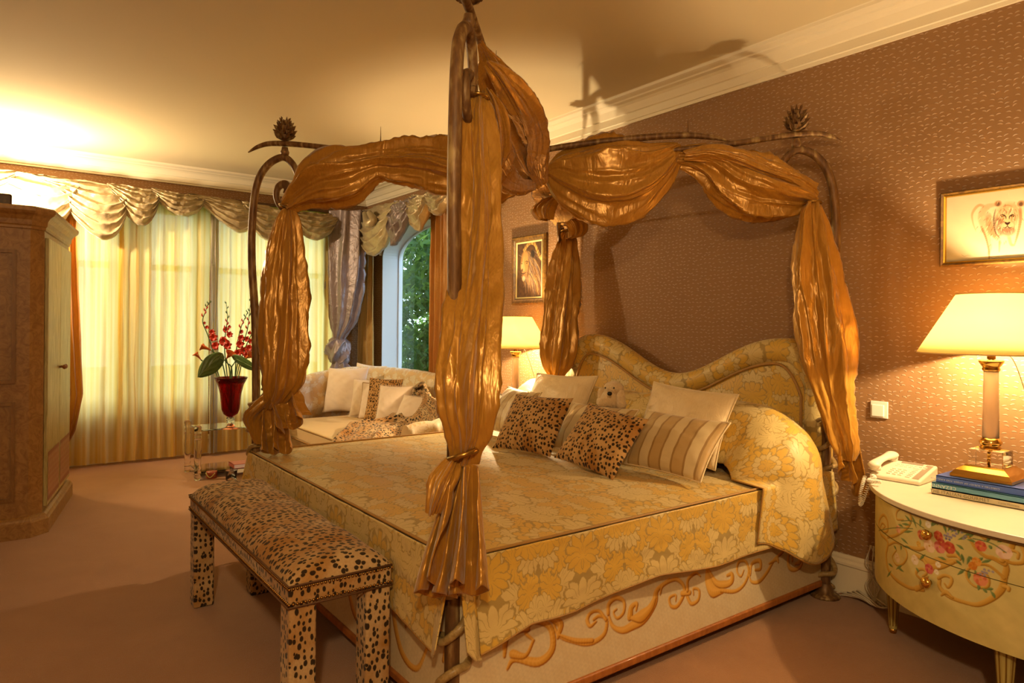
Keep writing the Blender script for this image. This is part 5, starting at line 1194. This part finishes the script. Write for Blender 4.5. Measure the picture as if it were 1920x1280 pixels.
wash([(675, 231), (684, 236), (693, 231)], 3.2, '3a2018', (.8, 1.3, .8), .95, 1.2); wash([(684, 236), (684, 247)], 1.0, '2a1812', (1, 1), .9, 1); wash([(666, 252), (675, 254), (684, 247), (693, 254), (704, 251)], 1.3, '2a1812', (.5, 1, .7, 1, .5), .9, 1)
for ex_, sg in ((664, 1), (706, -1)):
    c.ell(R7(ex_, 203), 5.5, 3.2, '24140e', sg*.35, .95, .3); c.ell(R7(ex_, 203), 2.0, 1.6, 'c08a34', 0, .9, .4); wash([(ex_-10*sg, 200), (ex_, 196), (ex_+12*sg, 204), (ex_+14*sg, 216)], 1.7, '3a2216', (.5, 1, 1, .4), .8, 1.2)
wash([(668, 170), (676, 182), (680, 196)], 1.4, '7a4e30', (1, .4), .6, 1.5); wash([(702, 170), (695, 182), (690, 196)], 1.4, '7a4e30', (1, .4), .6, 1.5)
wash([(632, 172), (624, 215), (630, 270), (652, 300)], 2.2, '4a2e22', (.5, 1.2, 1, .3), .6, 2)
wash([(740, 170), (742, 220), (730, 280), (715, 330)], 4.5, '9a6a44', (1, 1, .8, .3), .6); wash([(690, 290), (700, 325), (712, 330)], 5, 'b08a62', (1, .6), .5, 4); wash([(665, 160), (685, 155), (705, 160)], 2, '9c7048', op=.6)
wash([(482, 372), (495, 378), (510, 374), (524, 378)], .8, '8c7a62', op=.7, sf=1); wash([(608, 382), (625, 388), (640, 380), (650, 384)], .8, '8c7a62', op=.7, sf=1)
canvas_plane('sheet', c, lambda s, t: np.stack([rx0+.022+(rx1-rx0-.044)*s, -.008+0*s, rz0+.022+(rz1-rz0-.044)*t], -1), M['paper'], pic)
# ---------------------------------------------------------------- left bedside table with its things
nt = thing('bedside_table', 'cream bedside table under the far lamp, mostly hidden by the bed', 'bedside table', (-4.66, -.28, 0))
mc = plain('cream_paint', 'd8c8a0', .5, vary=.06)
MB().box(-4.78, -4.20, -.50, -.02, LLZ-.025, LLZ-.0005).build('table_top', marb, nt, bevel=.005)
MB().box(-4.75, -4.23, -.47, -.04, LLZ-.20, LLZ-.026).build('apron', mc, nt)
for x in (-4.72, -4.26):
    for y in (-.45, -.07): MB().box(x-.02, x+.02, y-.02, y+.02, 0, LLZ-.2).build('leg', mc, nt, bevel=.004)
pf = thing('photo_frame', 'small silver photo frame with a red-dressed snapshot on the far bedside table', 'photo frame', (-4.72, -.40, LLZ))
Rf = Matrix.Translation((*W(933, 748, y=-.40)[:2], LLZ)) @ Matrix.Rotation(.5, 4, 'Z') @ Matrix.Rotation(-.22, 4, 'X')
MB().box(-.055, .055, -.004, .004, .0, .15, M=Rf).build('frame', plain('silver', 'c8c4c0', .25, .8), pf)
cv = Canvas(40, 56, 'e0dcd8'); cv.ell((20, 22), 11, 14, 'b8402c'); cv.ell((20, 40), 6, 7, 'd8a888'); cv.ell((20, 8), 9, 9, '9a3420')
s_, t_ = np.meshgrid(np.linspace(-.045, .045, 40), np.linspace(.012, .138, 56), indexing='ij')
P = np.stack([s_, -.0055+0*s_, t_], -1); Rn = np.array(Rf); P = P@Rn[:3, :3].T+Rn[:3, 3]
gmesh('photograph', P, M['paper'], pf, col=cv.A)
oc = W(975, 772, y=-.46); m = MB()
for rr, rd, k in ((.145, .009, 0), (.118, .004, 1)):
    m.grid(capped(tubeP([(oc[0]+rr*math.cos(a), -.40, LLZ+.006+rr*1.0*math.sin(a)) for a in np.linspace(.0, PI, 40)], rd, 8)), True)
for k in range(7):
    a = PI*(k+1)/8; m.tube([(oc[0]+.02*math.cos(a), -.40, LLZ+.02*math.sin(a)+.004), (oc[0]+.118*math.cos(a), -.40, LLZ+.118*math.sin(a))], .003, 6)
m.box(oc[0]-.155, oc[0]+.155, -.425, -.375, LLZ, LLZ+.008)
setp(m.build('metal_letter_rack', M['brass_dull'], None, sm=True), 'dark arched openwork metal rack standing before the far lamp', 'letter rack')

# ---------------------------------------------------------------- armoire
ar = thing('armoire', 'tall painted armoire with canted corner, panelled side and pale faux-grain doors', 'armoire', (-6.0, -3.7, 0))
foot = [(-5.43, -4.75), (-5.43, -3.462), (-5.50, -3.384), (-6.54, -3.182), (-6.66, -3.26), (-6.66, -4.75)]
fa, fd, fg = woodwash('armoire_glaze', '805c30', 'a47e46', 'a07048', .45, (5, 5, 5)), woodwash('armoire_dark_panel', '7a5428', '966e3a', '5e3c1a'), woodwash('faux_pale_grain', 'cfc48e', '94884f', 'a89868', .4, (9, 9, .9))
def grow(poly, d):
    c = np.mean(poly, 0); out = []
    n = len(poly)
    for i in range(n):
        p0, p1, p2 = map(np.array, (poly[i-1], poly[i], poly[(i+1) % n])); e1 = p1-p0; e2 = p2-p1
        n1 = np.array([e1[1], -e1[0]])/np.linalg.norm(e1); n2 = np.array([e2[1], -e2[0]])/np.linalg.norm(e2)
        if n1@(p1-c) < 0: n1 = -n1
        if n2@(p1-c) < 0: n2 = -n2
        b_ = n1+n2; b_ /= np.linalg.norm(b_); out.append(tuple(p1+b_*d/max(.4, b_@n1)))
    return out
MB().prism(foot, .10, 2.03).build('carcass', fa, ar)
P = []
def stack(name, prof, mat):
    rings_ = []
    for d, z in prof: rings_.append([(x, y, z) for x, y in grow(foot, d)]+[(*grow(foot, d)[0], z)])
    return gmesh(name, np.array(rings_), mat, ar, sm=False)
stack('base_moulding', [(.035, 0), (.04, .0), (.04, .095), (.032, .105), (.026, .118), (.012, .13), (.0, .135)], fa)
stack('cornice', [(.0, 2.0), (.008, 2.005), (.008, 2.02), (.016, 2.03), (.02, 2.06), (.035, 2.085), (.055, 2.10), (.065, 2.115), (.065, 2.135), (.055, 2.145), (.0, 2.146), (-.25, 2.146)], fa)
def panel(x, y0, y1, z0, z1):
    p = MB()
    t_ = tube_rect(p, x, y0, y1, z0, z1, .022, .016); tube_rect(p, x, y0+.09, y1-.09, z0+.09, z1-.09, .012, .010)
    p.box(x, x+.004, y0+.10, y1-.10, z0+.10, z1-.10, 0)
    return p.build('side_panel', [fd, fa], ar, bevel=0)
def tube_rect(p, x, y0, y1, z0, z1, w_, h_):
    for a in ((y0, y0+w_, z0, z1), (y1-w_, y1, z0, z1), (y0+w_, y1-w_, z0, z0+w_), (y0+w_, y1-w_, z1-w_, z1)): p.box(x, x+h_, a[0], a[1], a[2], a[3], 0)
panel(-5.43, -4.3, -3.535, 1.0, 1.86); panel(-5.43, -4.3, -3.535, .24, .88)
# doors along the front, hinged at the canted corner and in the middle
fdir = np.array([-6.54+5.50, -3.182+3.384]); fl = np.linalg.norm(fdir); fdir /= fl; fn2 = np.array([fdir[1]*-1, fdir[0]])*-1
if fn2[1] < 0: fn2 = -fn2
def fpt(s, o_, z): return (-5.50+fdir[0]*s+fn2[0]*o_, -3.384+fdir[1]*s+fn2[1]*o_, z)
for (s0, s1, kn_) in ((.03, fl*.5-.003, 1), (fl*.5+.003, fl-.03, -1)):
    m = MB(); V = [fpt(s, o_, z) for z in (.165, 1.96) for o_ in (0, .022) for s in (s0, s1)]
    m.add(V, [(0, 1, 3, 2), (4, 6, 7, 5), (0, 4, 5, 1), (2, 3, 7, 6), (0, 2, 6, 4), (1, 5, 7, 3)]); dr = m.build('door', fg, ar, bevel=.003)
    cv = Canvas(120, 60, 'b89a74'); cv.grain(.2, .1, 3, 'a86a58')
    for i in range(-4, 12): cv.stroke([(i*14, 0), (i*14+60, 60)], 2.2, '9c5a48', op=.7); cv.stroke([(i*14+60, 0), (i*14, 60)], 2.2, '9c5a48', op=.7)
    cv.stroke([(0, 57), (120, 57)], 2.5, '8c4c3c'); cv.stroke([(0, 3), (120, 3)], 2.5, '8c4c3c')
    s_, t_ = np.meshgrid(np.linspace(s0+.02, s1-.02, 120), np.linspace(.19, .52, 60), indexing='ij')
    P = np.stack([-5.50+fdir[0]*s_+fn2[0]*.0235, -3.384+fdir[1]*s_+fn2[1]*.0235, t_], -1); gmesh('painted_balustrade', P, M['paint'], dr, col=cv.A)
    sk_ = s1-.03 if kn_ == 1 else s0+.03
    G_ = latheP([(0, 0), (.008, 0), (.006, .016), (.015, .024), (.018, .034), (.010, .042), (0, .043)], (0, 0, 0), 16)
    o3 = np.array([fn2[0], fn2[1], 0]); t3 = np.array([fdir[0], fdir[1], 0])
    gmesh('knob', np.array(fpt(sk_, .022, 1.07))+G_[..., 2:3]*o3+G_[..., 0:1]*t3+G_[..., 1:2]*UP, woodwash('knob_wood', '7a4420', '9a5c2c'), dr, close=True)
tr = MB().box(-5.98, -5.48, -4.2, -3.56, 2.147, 2.225)
bx = tr.build('carved_box', woodwash('dark_walnut', '3c2412', '5a3a1e', '2a160a', .5, (8, 8, 8)), None, bevel=.012); setp(bx, 'dark carved wooden box lying on top of the armoire', 'box')
# upright lamp behind the armoire throwing light on the ceiling
fl_ = thing('floor_lamp', 'brass uplighter floor lamp standing behind the armoire', 'lamp', (-7.15, -3.55, 0))
lathe('base', [(0, 0), (.14, 0), (.13, .02), (.02, .03), (0, .03)], (-7.15, -3.55, 0), M['brass_dull'], fl_, 24); lathe('pole', [(0, .03), (.012, .03), (.012, 2.1), (0, 2.1)], (-7.15, -3.55, 0), M['brass_dull'], fl_, 12)
lathe('bowl', [(.015, 2.10), (.08, 2.13), (.13, 2.20), (.135, 2.2), (.085, 2.125), (.0, 2.10)], (-7.15, -3.55, 0), M['brass_dull'], fl_, 28)

# ---------------------------------------------------------------- acrylic side table
tx0, tx1, ty0, ty1 = -6.97, -6.55, -2.20, -1.62
at = thing('acrylic_side_table', 'clear acrylic two-tier side table with turned legs in front of the sheer curtains', 'side table', ((tx0+tx1)/2, (ty0+ty1)/2, 0))
lp = [(0, 0), (.026, 0), (.028, .03), (.022, .04), (.030, .055), (.030, .07), (.022, .08), (.03, .095), (.024, .11), (.03, .20), (.032, .26), (.026, .33), (.031, .345), (.031, .36), (.022, .37), (.031, .385), (.031, .395), (.024, .405), (.030, .42), (.031, .47), (.024, .482), (0, .484)]
for x in (tx0, tx1):
    for y in (ty0, ty1): lathe('leg', lp, (x, y, 0), M['acrylic'], at, 24)
MB().box(tx0+.02, tx1-.02, ty0+.02, ty1-.02, .428, .440).build('table_top', M['acrylic'], at, bevel=.002)
MB().box(tx0+.02, tx1-.02, ty0+.02, ty1-.02, .052, .062).build('shelf', M['acrylic'], at, bevel=.002)

# ---------------------------------------------------------------- vase and flowers
vb = W(432, 803, z=.441); vx, vy, vz = vb
va = thing('glass_vase', 'tall flared red glass vase with a clear twisted stem on the acrylic table', 'vase', tuple(vb))
g1 = NT('ruby_glass'); vo = g1.n('TexVoronoi', {'Vector': g1.mapv(g1.coord(), (55, 55, 34)), 'Scale': 1.0, 'Randomness': .1}).outputs['Distance']
gb = g1.bsdf((*lin('b80a0a'), 1), .06, 0, .6, g1.bump(vo, .8, .006), Transmission_Weight=.88, IOR=1.3); g1 = g1.done(gb)
D = 6.5; s1 = D/F
lathe('foot', [(0, .0), (.085, .0), (.086, .004), (.05, .012), (.03, .03), (.022, .046), (0, .046)], tuple(vb), glass('amber_red_glass', (.75, .22, .12), .02), va, 36)
m = MB(); m.lathe([(0, .046), (.02, .048), (.028, .06), (.031, .075), (.027, .095), (.018, .105), (0, .105)], tuple(vb), 24)
for k in range(3): m.tube([(vx+.030*math.cos(a+k*2.1), vy+.03*math.sin(a+k*2.1), vz+.05+.05*f) for f, a in zip(np.linspace(0, 1, 14), np.linspace(0, 5, 14))], .006, 6)
m.build('twisted_stem', M['acrylic'], va, sm=True)
lathe('bowl', [(0, .105), (.03, .108), (.062, .135), (.078, .175), (.084, .24), (.092, .32), (.112, .40), (.146, .465), (.143, .468), (.108, .402), (.087, .32), (.079, .24), (.072, .178), (.056, .142), (.0, .118)], tuple(vb), g1, va, 48)
stem_m = plain('flower_stem', '3f5a26', .5); red_m = plain('red_petal', 'c02c10', .45, vary=.2, vs=30); org_m = plain('orange_spathe', 'd0662a', .4, vary=.2, vs=14); leaf_g = NT('anthurium_leaf'); lw = leaf_g.noise(leaf_g.coord(), 14, 2, .5, 1)
leaf_g = leaf_g.done(leaf_g.bsdf(leaf_g.mix(lw, lin('24401c'), lin('6a8a4a')), .3, 0, .5))
budm = plain('green_bud', '55662e', .5, vary=.2)
def fl_pt(u, v, dD=0): return W(u, v, D=6.47+dD)
def L6(x, y): return (340+x/4.741, 550+y/4.741)
def glad(label, pts, blossoms, seed):
    t = thing('gladiolus', label, 'flower', tuple(vb), 'red gladioli in the glass vase'); rs = np.random.RandomState(seed)
    P = [np.array([vx+.01*rs.randn(), vy+.01*rs.randn(), vz+.15])]+[fl_pt(*L6(x, y), -.05+.1*rs.rand()*0) for x, y in pts]
    c = crom(P, 10); tube('stem', c, [.0055, .005, .004, .0022], stem_m, t, 6)
    n = len(c)
    for k in range(int(n*.62), n, 3):
        f = k/n; dr = (1 if (k//3) % 2 else -1); p = c[k]; q = p+RT*dr*.014*(1.6-f)+UP*.045*(1.5-f); m_ = (p+q)/2+RT*dr*.006
        tube('bud', [p, m_, q], [.004, .009*(1.5-f), .001], budm if f > .78 else red_m, t, 6, 3)
    for (x, y, r) in blossoms:
        p = fl_pt(*L6(x, y), -.06); m = MB()
        for j in range(6):
            a = 2*PI*j/6+rs.rand()*.5; o_ = RT*math.cos(a)+UP*math.sin(a)-FW*.35; sd = np.cross(o_, FW); sd /= np.linalg.norm(sd); R = r/4.741*6.47/F
            s_, t_ = np.meshgrid(np.linspace(-1, 1, 7), np.linspace(0, 1, 7), indexing='ij'); wd = np.sin(PI*np.clip(t_*.85+.1, 0, 1))*.48*R*1.2
            G_ = p+FW*.02+(o_*(R*1.15))[None, None]*t_[..., None]+sd[None, None]*(s_*wd)[..., None]-FW*(.35*R*np.sin(PI*t_*.8)+.12*R*s_**2)[..., None]+FW*(R*.5*t_**3)[..., None]
            m.grid(G_)
        m.build('blossom', red_m, t, sm=True)
    return t
glad('red gladiolus stem in the vase, leftmost, its tip curving to the right', [(330, 720), (290, 540), (235, 370), (190, 250), (215, 160), (235, 100), (268, 74)], [(268, 345, 26), (282, 390, 34), (300, 465, 34), (222, 300, 16), (200, 262, 12)], 1)
glad('red gladiolus stem in the vase, upright, second of its kind from the armoire side', [(405, 710), (385, 500), (395, 330), (410, 220), (398, 75)], [(392, 322, 26), (425, 365, 26), (375, 425, 40), (408, 462, 34), (422, 296, 14)], 2)
glad('red gladiolus stem in the vase with the lowest arching tip', [(480, 700), (490, 500), (525, 320), (560, 230), (592, 160)], [(528, 395, 28), (520, 450, 34), (500, 530, 34), (528, 340, 18)], 3)
glad('red gladiolus stem in the vase with the tallest straight tip', [(485, 705), (540, 470), (585, 330), (602, 200), (618, 55)], [(580, 405, 24), (552, 510, 34), (600, 350, 14)], 4)
glad('red gladiolus stem in the vase nearest the bed drape', [(500, 700), (570, 480), (620, 370), (650, 290), (640, 150)], [(600, 485, 30), (612, 425, 22), (575, 540, 30)], 5)
def calla(label, stem, rim, tip, r, seed):
    t = thing('calla_lily', label, 'flower', tuple(vb), 'orange calla lilies in the glass vase'); P = [np.array([vx, vy, vz+.15])]+[fl_pt(*L6(x, y), -.10) for x, y in stem]
    tube('stem', crom(P, 8), [.006, .0055, .006], stem_m, t, 6)
    a0 = P[-1]; b0 = fl_pt(*L6(*rim), -.12); ax = b0-a0; L = np.linalg.norm(ax); ax /= L; R = r/4.741*6.47/F; n1 = np.cross(ax, FW); n1 /= np.linalg.norm(n1); n2 = np.cross(ax, n1); tp = fl_pt(*L6(*tip), -.12)-b0
    th, s_ = np.meshgrid(np.linspace(0, 2*PI*1.06, 30), np.linspace(0, 1, 16), indexing='ij'); rr = R*(.14+.86*s_**1.6)
    G_ = a0+ax*(L*s_)[..., None]+n1*(np.cos(th)*rr)[..., None]+n2*(np.sin(th)*rr)[..., None]+tp*((s_**3)*np.exp(-((th-PI)/.8)**2))[..., None]*1.0+ (n1*np.cos(th)[..., None]+n2*np.sin(th)[..., None])*(R*.35*smooth(.8, 1, s_))[..., None]
    gmesh('spathe', G_, org_m, t, thick=.0015)
    tube('spadix', [a0+ax*L*.3, a0+ax*L*.85], [.005, .003], plain('yellow_spadix', 'd9a02a', .6), t, 8)
calla('orange calla lily leaning out furthest left, pointing down', [(300, 690), (240, 640), (175, 590)], (130, 530), (92, 548), 26, 1)
calla('orange calla lily on the left, lying level above the big leaf', [(380, 680), (330, 560), (265, 505)], (185, 465), (150, 500), 34, 2)
calla('small orange calla lily facing forward in the middle of the bouquet', [(450, 690), (410, 620), (400, 580)], (440, 530), (470, 520), 34, 3)
calla('orange calla lily on the right of the bouquet, touching the drape', [(520, 690), (540, 620), (560, 580)], (620, 550), (670, 520), 34, 4)
def aleaf(label, pts, stem, fold=.2):
    t = thing('anthurium_leaf', label, 'leaf', tuple(vb)); tube('stem', crom([np.array([vx, vy, vz+.15])]+[fl_pt(*L6(*p), -.14) for p in stem], 8), .005, stem_m, t, 6)
    a, b_, hw = pts; A_, B_ = fl_pt(*L6(*a), -.14), fl_pt(*L6(*b_), -.24); ax = B_-A_; sd = np.cross(ax, FW+.6*UP); sd /= np.linalg.norm(sd); R = hw/4.741*6.47/F
    s_, t_ = np.meshgrid(np.linspace(-1, 1, 21), np.linspace(0, 1, 30), indexing='ij'); wd = R*np.sin(PI*t_**.75)**.7*(1-.1*t_)
    back = -.22*np.abs(s_)*(1-t_)**3
    P = A_+ax*(t_+back)[..., None]+sd*(s_*wd)[..., None]-np.array(FW)*(fold*R*(1-s_**2)*.8-.03*R*np.sin(np.abs(s_)*12+t_*14))[..., None]
    gmesh('blade', P, leaf_g, t, thick=.001); tube('midrib', [A_+ax*f-FW*(fold*R*.85) for f in np.linspace(.02, .97, 10)], .002, plain('leaf_rib', '8fa86a', .5), t, 5)
aleaf('large heart-shaped green leaf drooping over the left side of the red vase', ((330, 570), (150, 745), 80), [(430, 690), (390, 600), (340, 575)])
aleaf('large green leaf on the right side of the bouquet, tucked behind the bed drape', ((490, 580), (690, 680), 60), [(440, 700), (470, 620), (490, 590)])

# ---------------------------------------------------------------- on the lower shelf
zsf = .063
bg_ = W(397, 888, z=zsf+.035); m = thing('wrapped_trinket', 'small rust coloured round trinket box with a green ribbon on the shelf', 'trinket box', (bg_[0], bg_[1], zsf))
G_ = latheP([(0, 0), (.042, 0), (.046, .01), (.046, .05), (.042, .06), (0, .06)], (bg_[0], bg_[1], zsf), 24); gmesh('body', G_, plain('rust_lacquer', '7a3418', .3, vary=.4, vs=40), m, close=True)
tube('ribbon', [(bg_[0]+.045*math.cos(a), bg_[1]+.045*math.sin(a)-.002, zsf+.03+.018*math.sin(a*3)) for a in np.linspace(-2.4, .4, 14)], .004, plain('gold_green_ribbon', 'a8a050', .4), m, 6)
b1 = W(452, 893, z=zsf)
bb = (b1[0], b1[1]+.03)
st = thing('book_stand', 'low dark wooden stand under the books on the shelf', 'stand', (bb[0], bb[1], zsf)); dk = woodwash('dark_stand', '3c1e10', '5a3018')
MB().box(bb[0]-.11, bb[0]+.09, bb[1]-.12, bb[1]+.12, zsf+.035, zsf+.047).build('top', dk, st, bevel=.003)
for sx in (-.10, .08):
    for sy in (-.11, .11): MB().box(bb[0]+sx-.006, bb[0]+sx+.006, bb[1]+sy-.006, bb[1]+sy+.006, zsf, zsf+.035).build('leg', dk, st)
book('dark brown hardback, the lower of the two books on the small shelf stand', bb[0]-.10, bb[0]+.08, bb[1]-.10, bb[1]+.11, zsf+.048, zsf+.088, '3a1c1c')
book('orange and purple paperback, the upper book on the small shelf stand', bb[0]-.095, bb[0]+.075, bb[1]-.11, bb[1]+.09, zsf+.089, zsf+.125, '9c4a3c', page='c8b8c0')
gl = W(440, 897, z=zsf); lathe('crystal_tumbler', [(0, 0), (.038, 0), (.042, .01), (.05, .085), (.052, .09), (.046, .088), (.036, .014), (0, .012)], (gl[0]+.06, gl[1]-.045, zsf), M['crystal'], None, 18)
setp(bpy.data.objects['crystal_tumbler'], 'cut crystal tumbler in front of the books on the shelf', 'glass')

# ---------------------------------------------------------------- sofa in the corner
so = thing('curved_sofa', 'curved tufted damask sofa in the corner in front of the arched window', 'sofa', (-5.7, -.9, 0))
SXL, SXR, SYF, SYB = -6.58, -4.40, -1.42, -.52
ds = M['damask_sofa']
def rr_poly(x0, x1, y0, y1, r, n=6):
    out = []
    for (cx, cy, a0) in ((x1-r, y1-r, 0), (x0+r, y1-r, PI/2), (x0+r, y0+r, PI), (x1-r, y0+r, 3*PI/2)): out += [(cx+r*math.cos(a0+PI/2*i/n), cy+r*math.sin(a0+PI/2*i/n)) for i in range(n+1)]
    return out
MB().prism(rr_poly(SXL, SXR, SYF, SYB, .10), .06, .33).build('base', ds, so, bevel=.01)
sc_ = MB().prism(rr_poly(SXL-.02, SXR-.03, SYF-.03, SYB, .12), .335, .475).build('seat_cushion', ds, so, bevel=.035, seg=4)
for z in (.352, .462): tube('piping', [(x, y, z) for x, y in rr_poly(SXL-.024, SXR-.026, SYF-.034, SYB, .12)]+[rr_poly(SXL-.024, SXR-.026, SYF-.034, SYB, .12)[0]+(z,)], .006, M['piping'], sc_, 6)
for x in (SXL+.08, SXR-.1):
    for y in (SYF+.08, SYB-.1): lathe('leg', [(0, 0), (.02, 0), (.03, .06), (0, .06)], (x, y, 0), dk, so, 12)
# rolled back, following a curve round the corner: tall at the corner, lower to the right arm
path = crom([(-6.94, -1.22, .42), (-7.0, -.98, .50), (-6.98, -.66, .55), (-6.80, -.42, .57), (-6.4, -.31, .57), (-5.95, -.28, .565), (-5.5, -.29, .54), (-5.05, -.36, .48), (-4.68, -.54, .42), (-4.36, -.84, .36), (-4.34, -1.08, .33), (-4.36, -1.30, .31)], 14)
n = len(path); cen = np.array([-5.75, -1.1])
th = np.linspace(-.5, 1.5*PI-.1, 26)
prof_ = [(.0, -.40), (.06, -.22), (.12, -.14), (.125, -.06), (.07, .0)]+[(.05+.085*math.sin(a)*1-.085+.02, .13+.095*-math.cos(a)) for a in np.linspace(PI/2+.2, 2.3*PI, 18)]+[(-.14, .0), (-.16, -.40)]
Pb = np.zeros((n, len(prof_), 3)); tang = np.gradient(path[:, :2], axis=0); tang /= np.linalg.norm(tang, axis=1)[:, None]
inw = np.stack([tang[:, 1], -tang[:, 0]], 1); sgn = np.sign(((cen-path[:, :2])*inw).sum(1)); inw *= sgn[:, None]
L = np.concatenate([[0], np.cumsum(np.linalg.norm(np.diff(path, axis=0), axis=1))])
tuft = np.abs(np.sin(L/.19*PI))**.5
for j, (o_, z) in enumerate(prof_):
    up = 1 if z > -.05 else 0
    oo = o_+(.03*(tuft-1) if 1 <= j < len(prof_)-3 else 0)
    Pb[:, j, :2] = path[:, :2]+inw*(oo[:, None] if np.ndim(oo) else oo); zt_ = .36+path[:, 2]*.5+z*(1.0)+.0
    zb = .36+(path[:, 2]-.3)*1.0
    Pb[:, j, 2] = np.where(z < -.3, .08, zb+.10+z+(.012*(tuft-1) if up else 0))
Pb[:, 0, 2] = .30
gmesh('rolled_back', Pb, ds, so)
for e in (0, -1):
    c_ = Pb[e].mean(0); V = [c_]+list(Pb[e]); pymesh('arm_front', V, [(0, i, i+1) for i in range(1, len(V)-1)], ds, so, sm=False)
SZ = .48
def sofa_cush(name, label, u, v, w, h, t, mat, tilt, yaw, roll, seed, cat='cushion', **kw):
    p = W(u, v, z=SZ); return cushion(name, label, cat, (p[0], p[1], SZ-.005), w, h, t, mat, tilt, yaw, roll, seed, **kw)
sofa_cush('sofa_cushion', 'large ivory cushion on the corner sofa, the tallest one, left of all others', 640, 775, .50, .48, .15, M['pink'], .30, .55, -.05, 21)
sofa_cush('sofa_cushion', 'white ivory cushion at the very back of the corner sofa, only its top corner showing', 680, 768, .46, .50, .13, M['pink'], .25, .35, .04, 22)
sofa_cush('fringed_cushion', 'upright ivory fringed cushion just right of the tallest sofa cushion', 684, 782, .38, .38, .12, M['pink'], .25, .55, -.03, 23, fringe=True)
sofa_cush('sofa_cushion', 'thin ivory piped cushion squeezed between the fringed and the spotted sofa cushions', 700, 785, .36, .36, .09, M['pink'], .25, .55, -.02, 24, pip='piping')
sofa_cush('spotted_cushion', 'cheetah spotted cushion among the ivory ones on the sofa', 713, 789, .38, .42, .10, M['cheetah'], .25, .55, .0, 25)
sofa_cush('fringed_cushion', 'ivory fringed cushion right of the spotted one on the sofa', 733, 794, .36, .36, .12, M['pink'], .30, .55, -.02, 26, fringe=True)
sofa_cush('fringed_cushion', 'low pale fringed cushion partly under the spotted throw on the sofa', 770, 803, .42, .30, .12, M['pink'], .6, .45, .05, 27, fringe=True)
# ---------------------------------------------------------------- cheetah throw over the sofa
def throw():
    # rows: photo u,v and distance along a fan of lines, from the back rest to the front hem
    rows = [
        [(690, 712, 7.15), (715, 722, 7.10), (745, 730, 7.00), (770, 728, 6.70), (790, 715, 6.30), (805, 740, 5.80), (818, 752, 5.35), (826, 770, 5.10)],
        [(735, 745, 7.00), (750, 748, 6.95), (765, 745, 6.85), (785, 728, 6.55), (798, 728, 6.10), (810, 760, 5.60), (818, 780, 5.25), (824, 800, 5.05)],
        [(738, 768, 6.85), (752, 764, 6.80), (768, 760, 6.65), (785, 750, 6.20), (798, 752, 5.90), (806, 776, 5.45), (812, 795, 5.15), (815, 812, 5.00)],
        [(705, 790, 6.10), (728, 782, 6.10), (750, 782, 6.05), (770, 782, 5.90), (788, 780, 5.70), (800, 790, 5.40), (806, 802, 5.15), (805, 815, 4.95)],
        [(665, 790, 6.05), (690, 790, 6.00), (715, 790, 5.95), (745, 797, 5.80), (770, 795, 5.70), (785, 800, 5.50), (797, 808, 5.15), (802, 818, 4.90)],
        [(645, 806, 5.70), (670, 808, 5.60), (700, 810, 5.50), (730, 815, 5.35), (755, 815, 5.20), (775, 818, 5.10), (788, 820, 4.95), (798, 824, 4.85)],
        [(628, 822, 5.52), (652, 828, 5.30), (682, 832, 5.10), (712, 836, 4.92), (742, 838, 4.78), (766, 838, 4.75), (784, 836, 4.75), (796, 834, 4.80)],
        [(618, 842, 5.58), (642, 850, 5.33), (672, 856, 5.10), (704, 860, 4.90), (736, 860, 4.76), (762, 858, 4.74), (780, 854, 4.74), (794, 848, 4.76)],
        [(612, 862, 5.58), (638, 872, 5.32), (668, 880, 5.08), (700, 884, 4.90), (734, 884, 4.76), (760, 880, 4.74), (778, 874, 4.74), (792, 866, 4.76)]]
    P = np.array([[W(u, v, D=d) for u, v, d in r] for r in rows])
    A = np.array([crom(P[:, j], 12) for j in range(P.shape[1])]).transpose(1, 0, 2); B = np.array([crom(A[i], 14) for i in range(A.shape[0])])
    s, t = np.meshgrid(np.linspace(0, 1, B.shape[0]), np.linspace(0, 1, B.shape[1]), indexing='ij')
    du = np.gradient(B, axis=0); dv = np.gradient(B, axis=1); N = np.cross(dv, du); N /= np.linalg.norm(N, axis=2)[..., None]+1e-9
    N *= np.sign((N*(-FW+.6*UP)).sum(2))[..., None]
    w_ = 9*t+4*s+1.8*fbm(s*3, t*3, 0, 5); d = .022*(1-2*np.abs(np.sin(w_))**.8)+.020*fbm(s*6, t*6, 0, 7)
    d *= smooth(0, .06, t)*.6+.4
    return gmesh('spotted_throw', B+N*d[..., None], M['cheetah_throw'], None, thick=.014)
setp(throw(), 'cheetah-print fur throw spilling over the right end of the corner sofa', 'throw blanket')
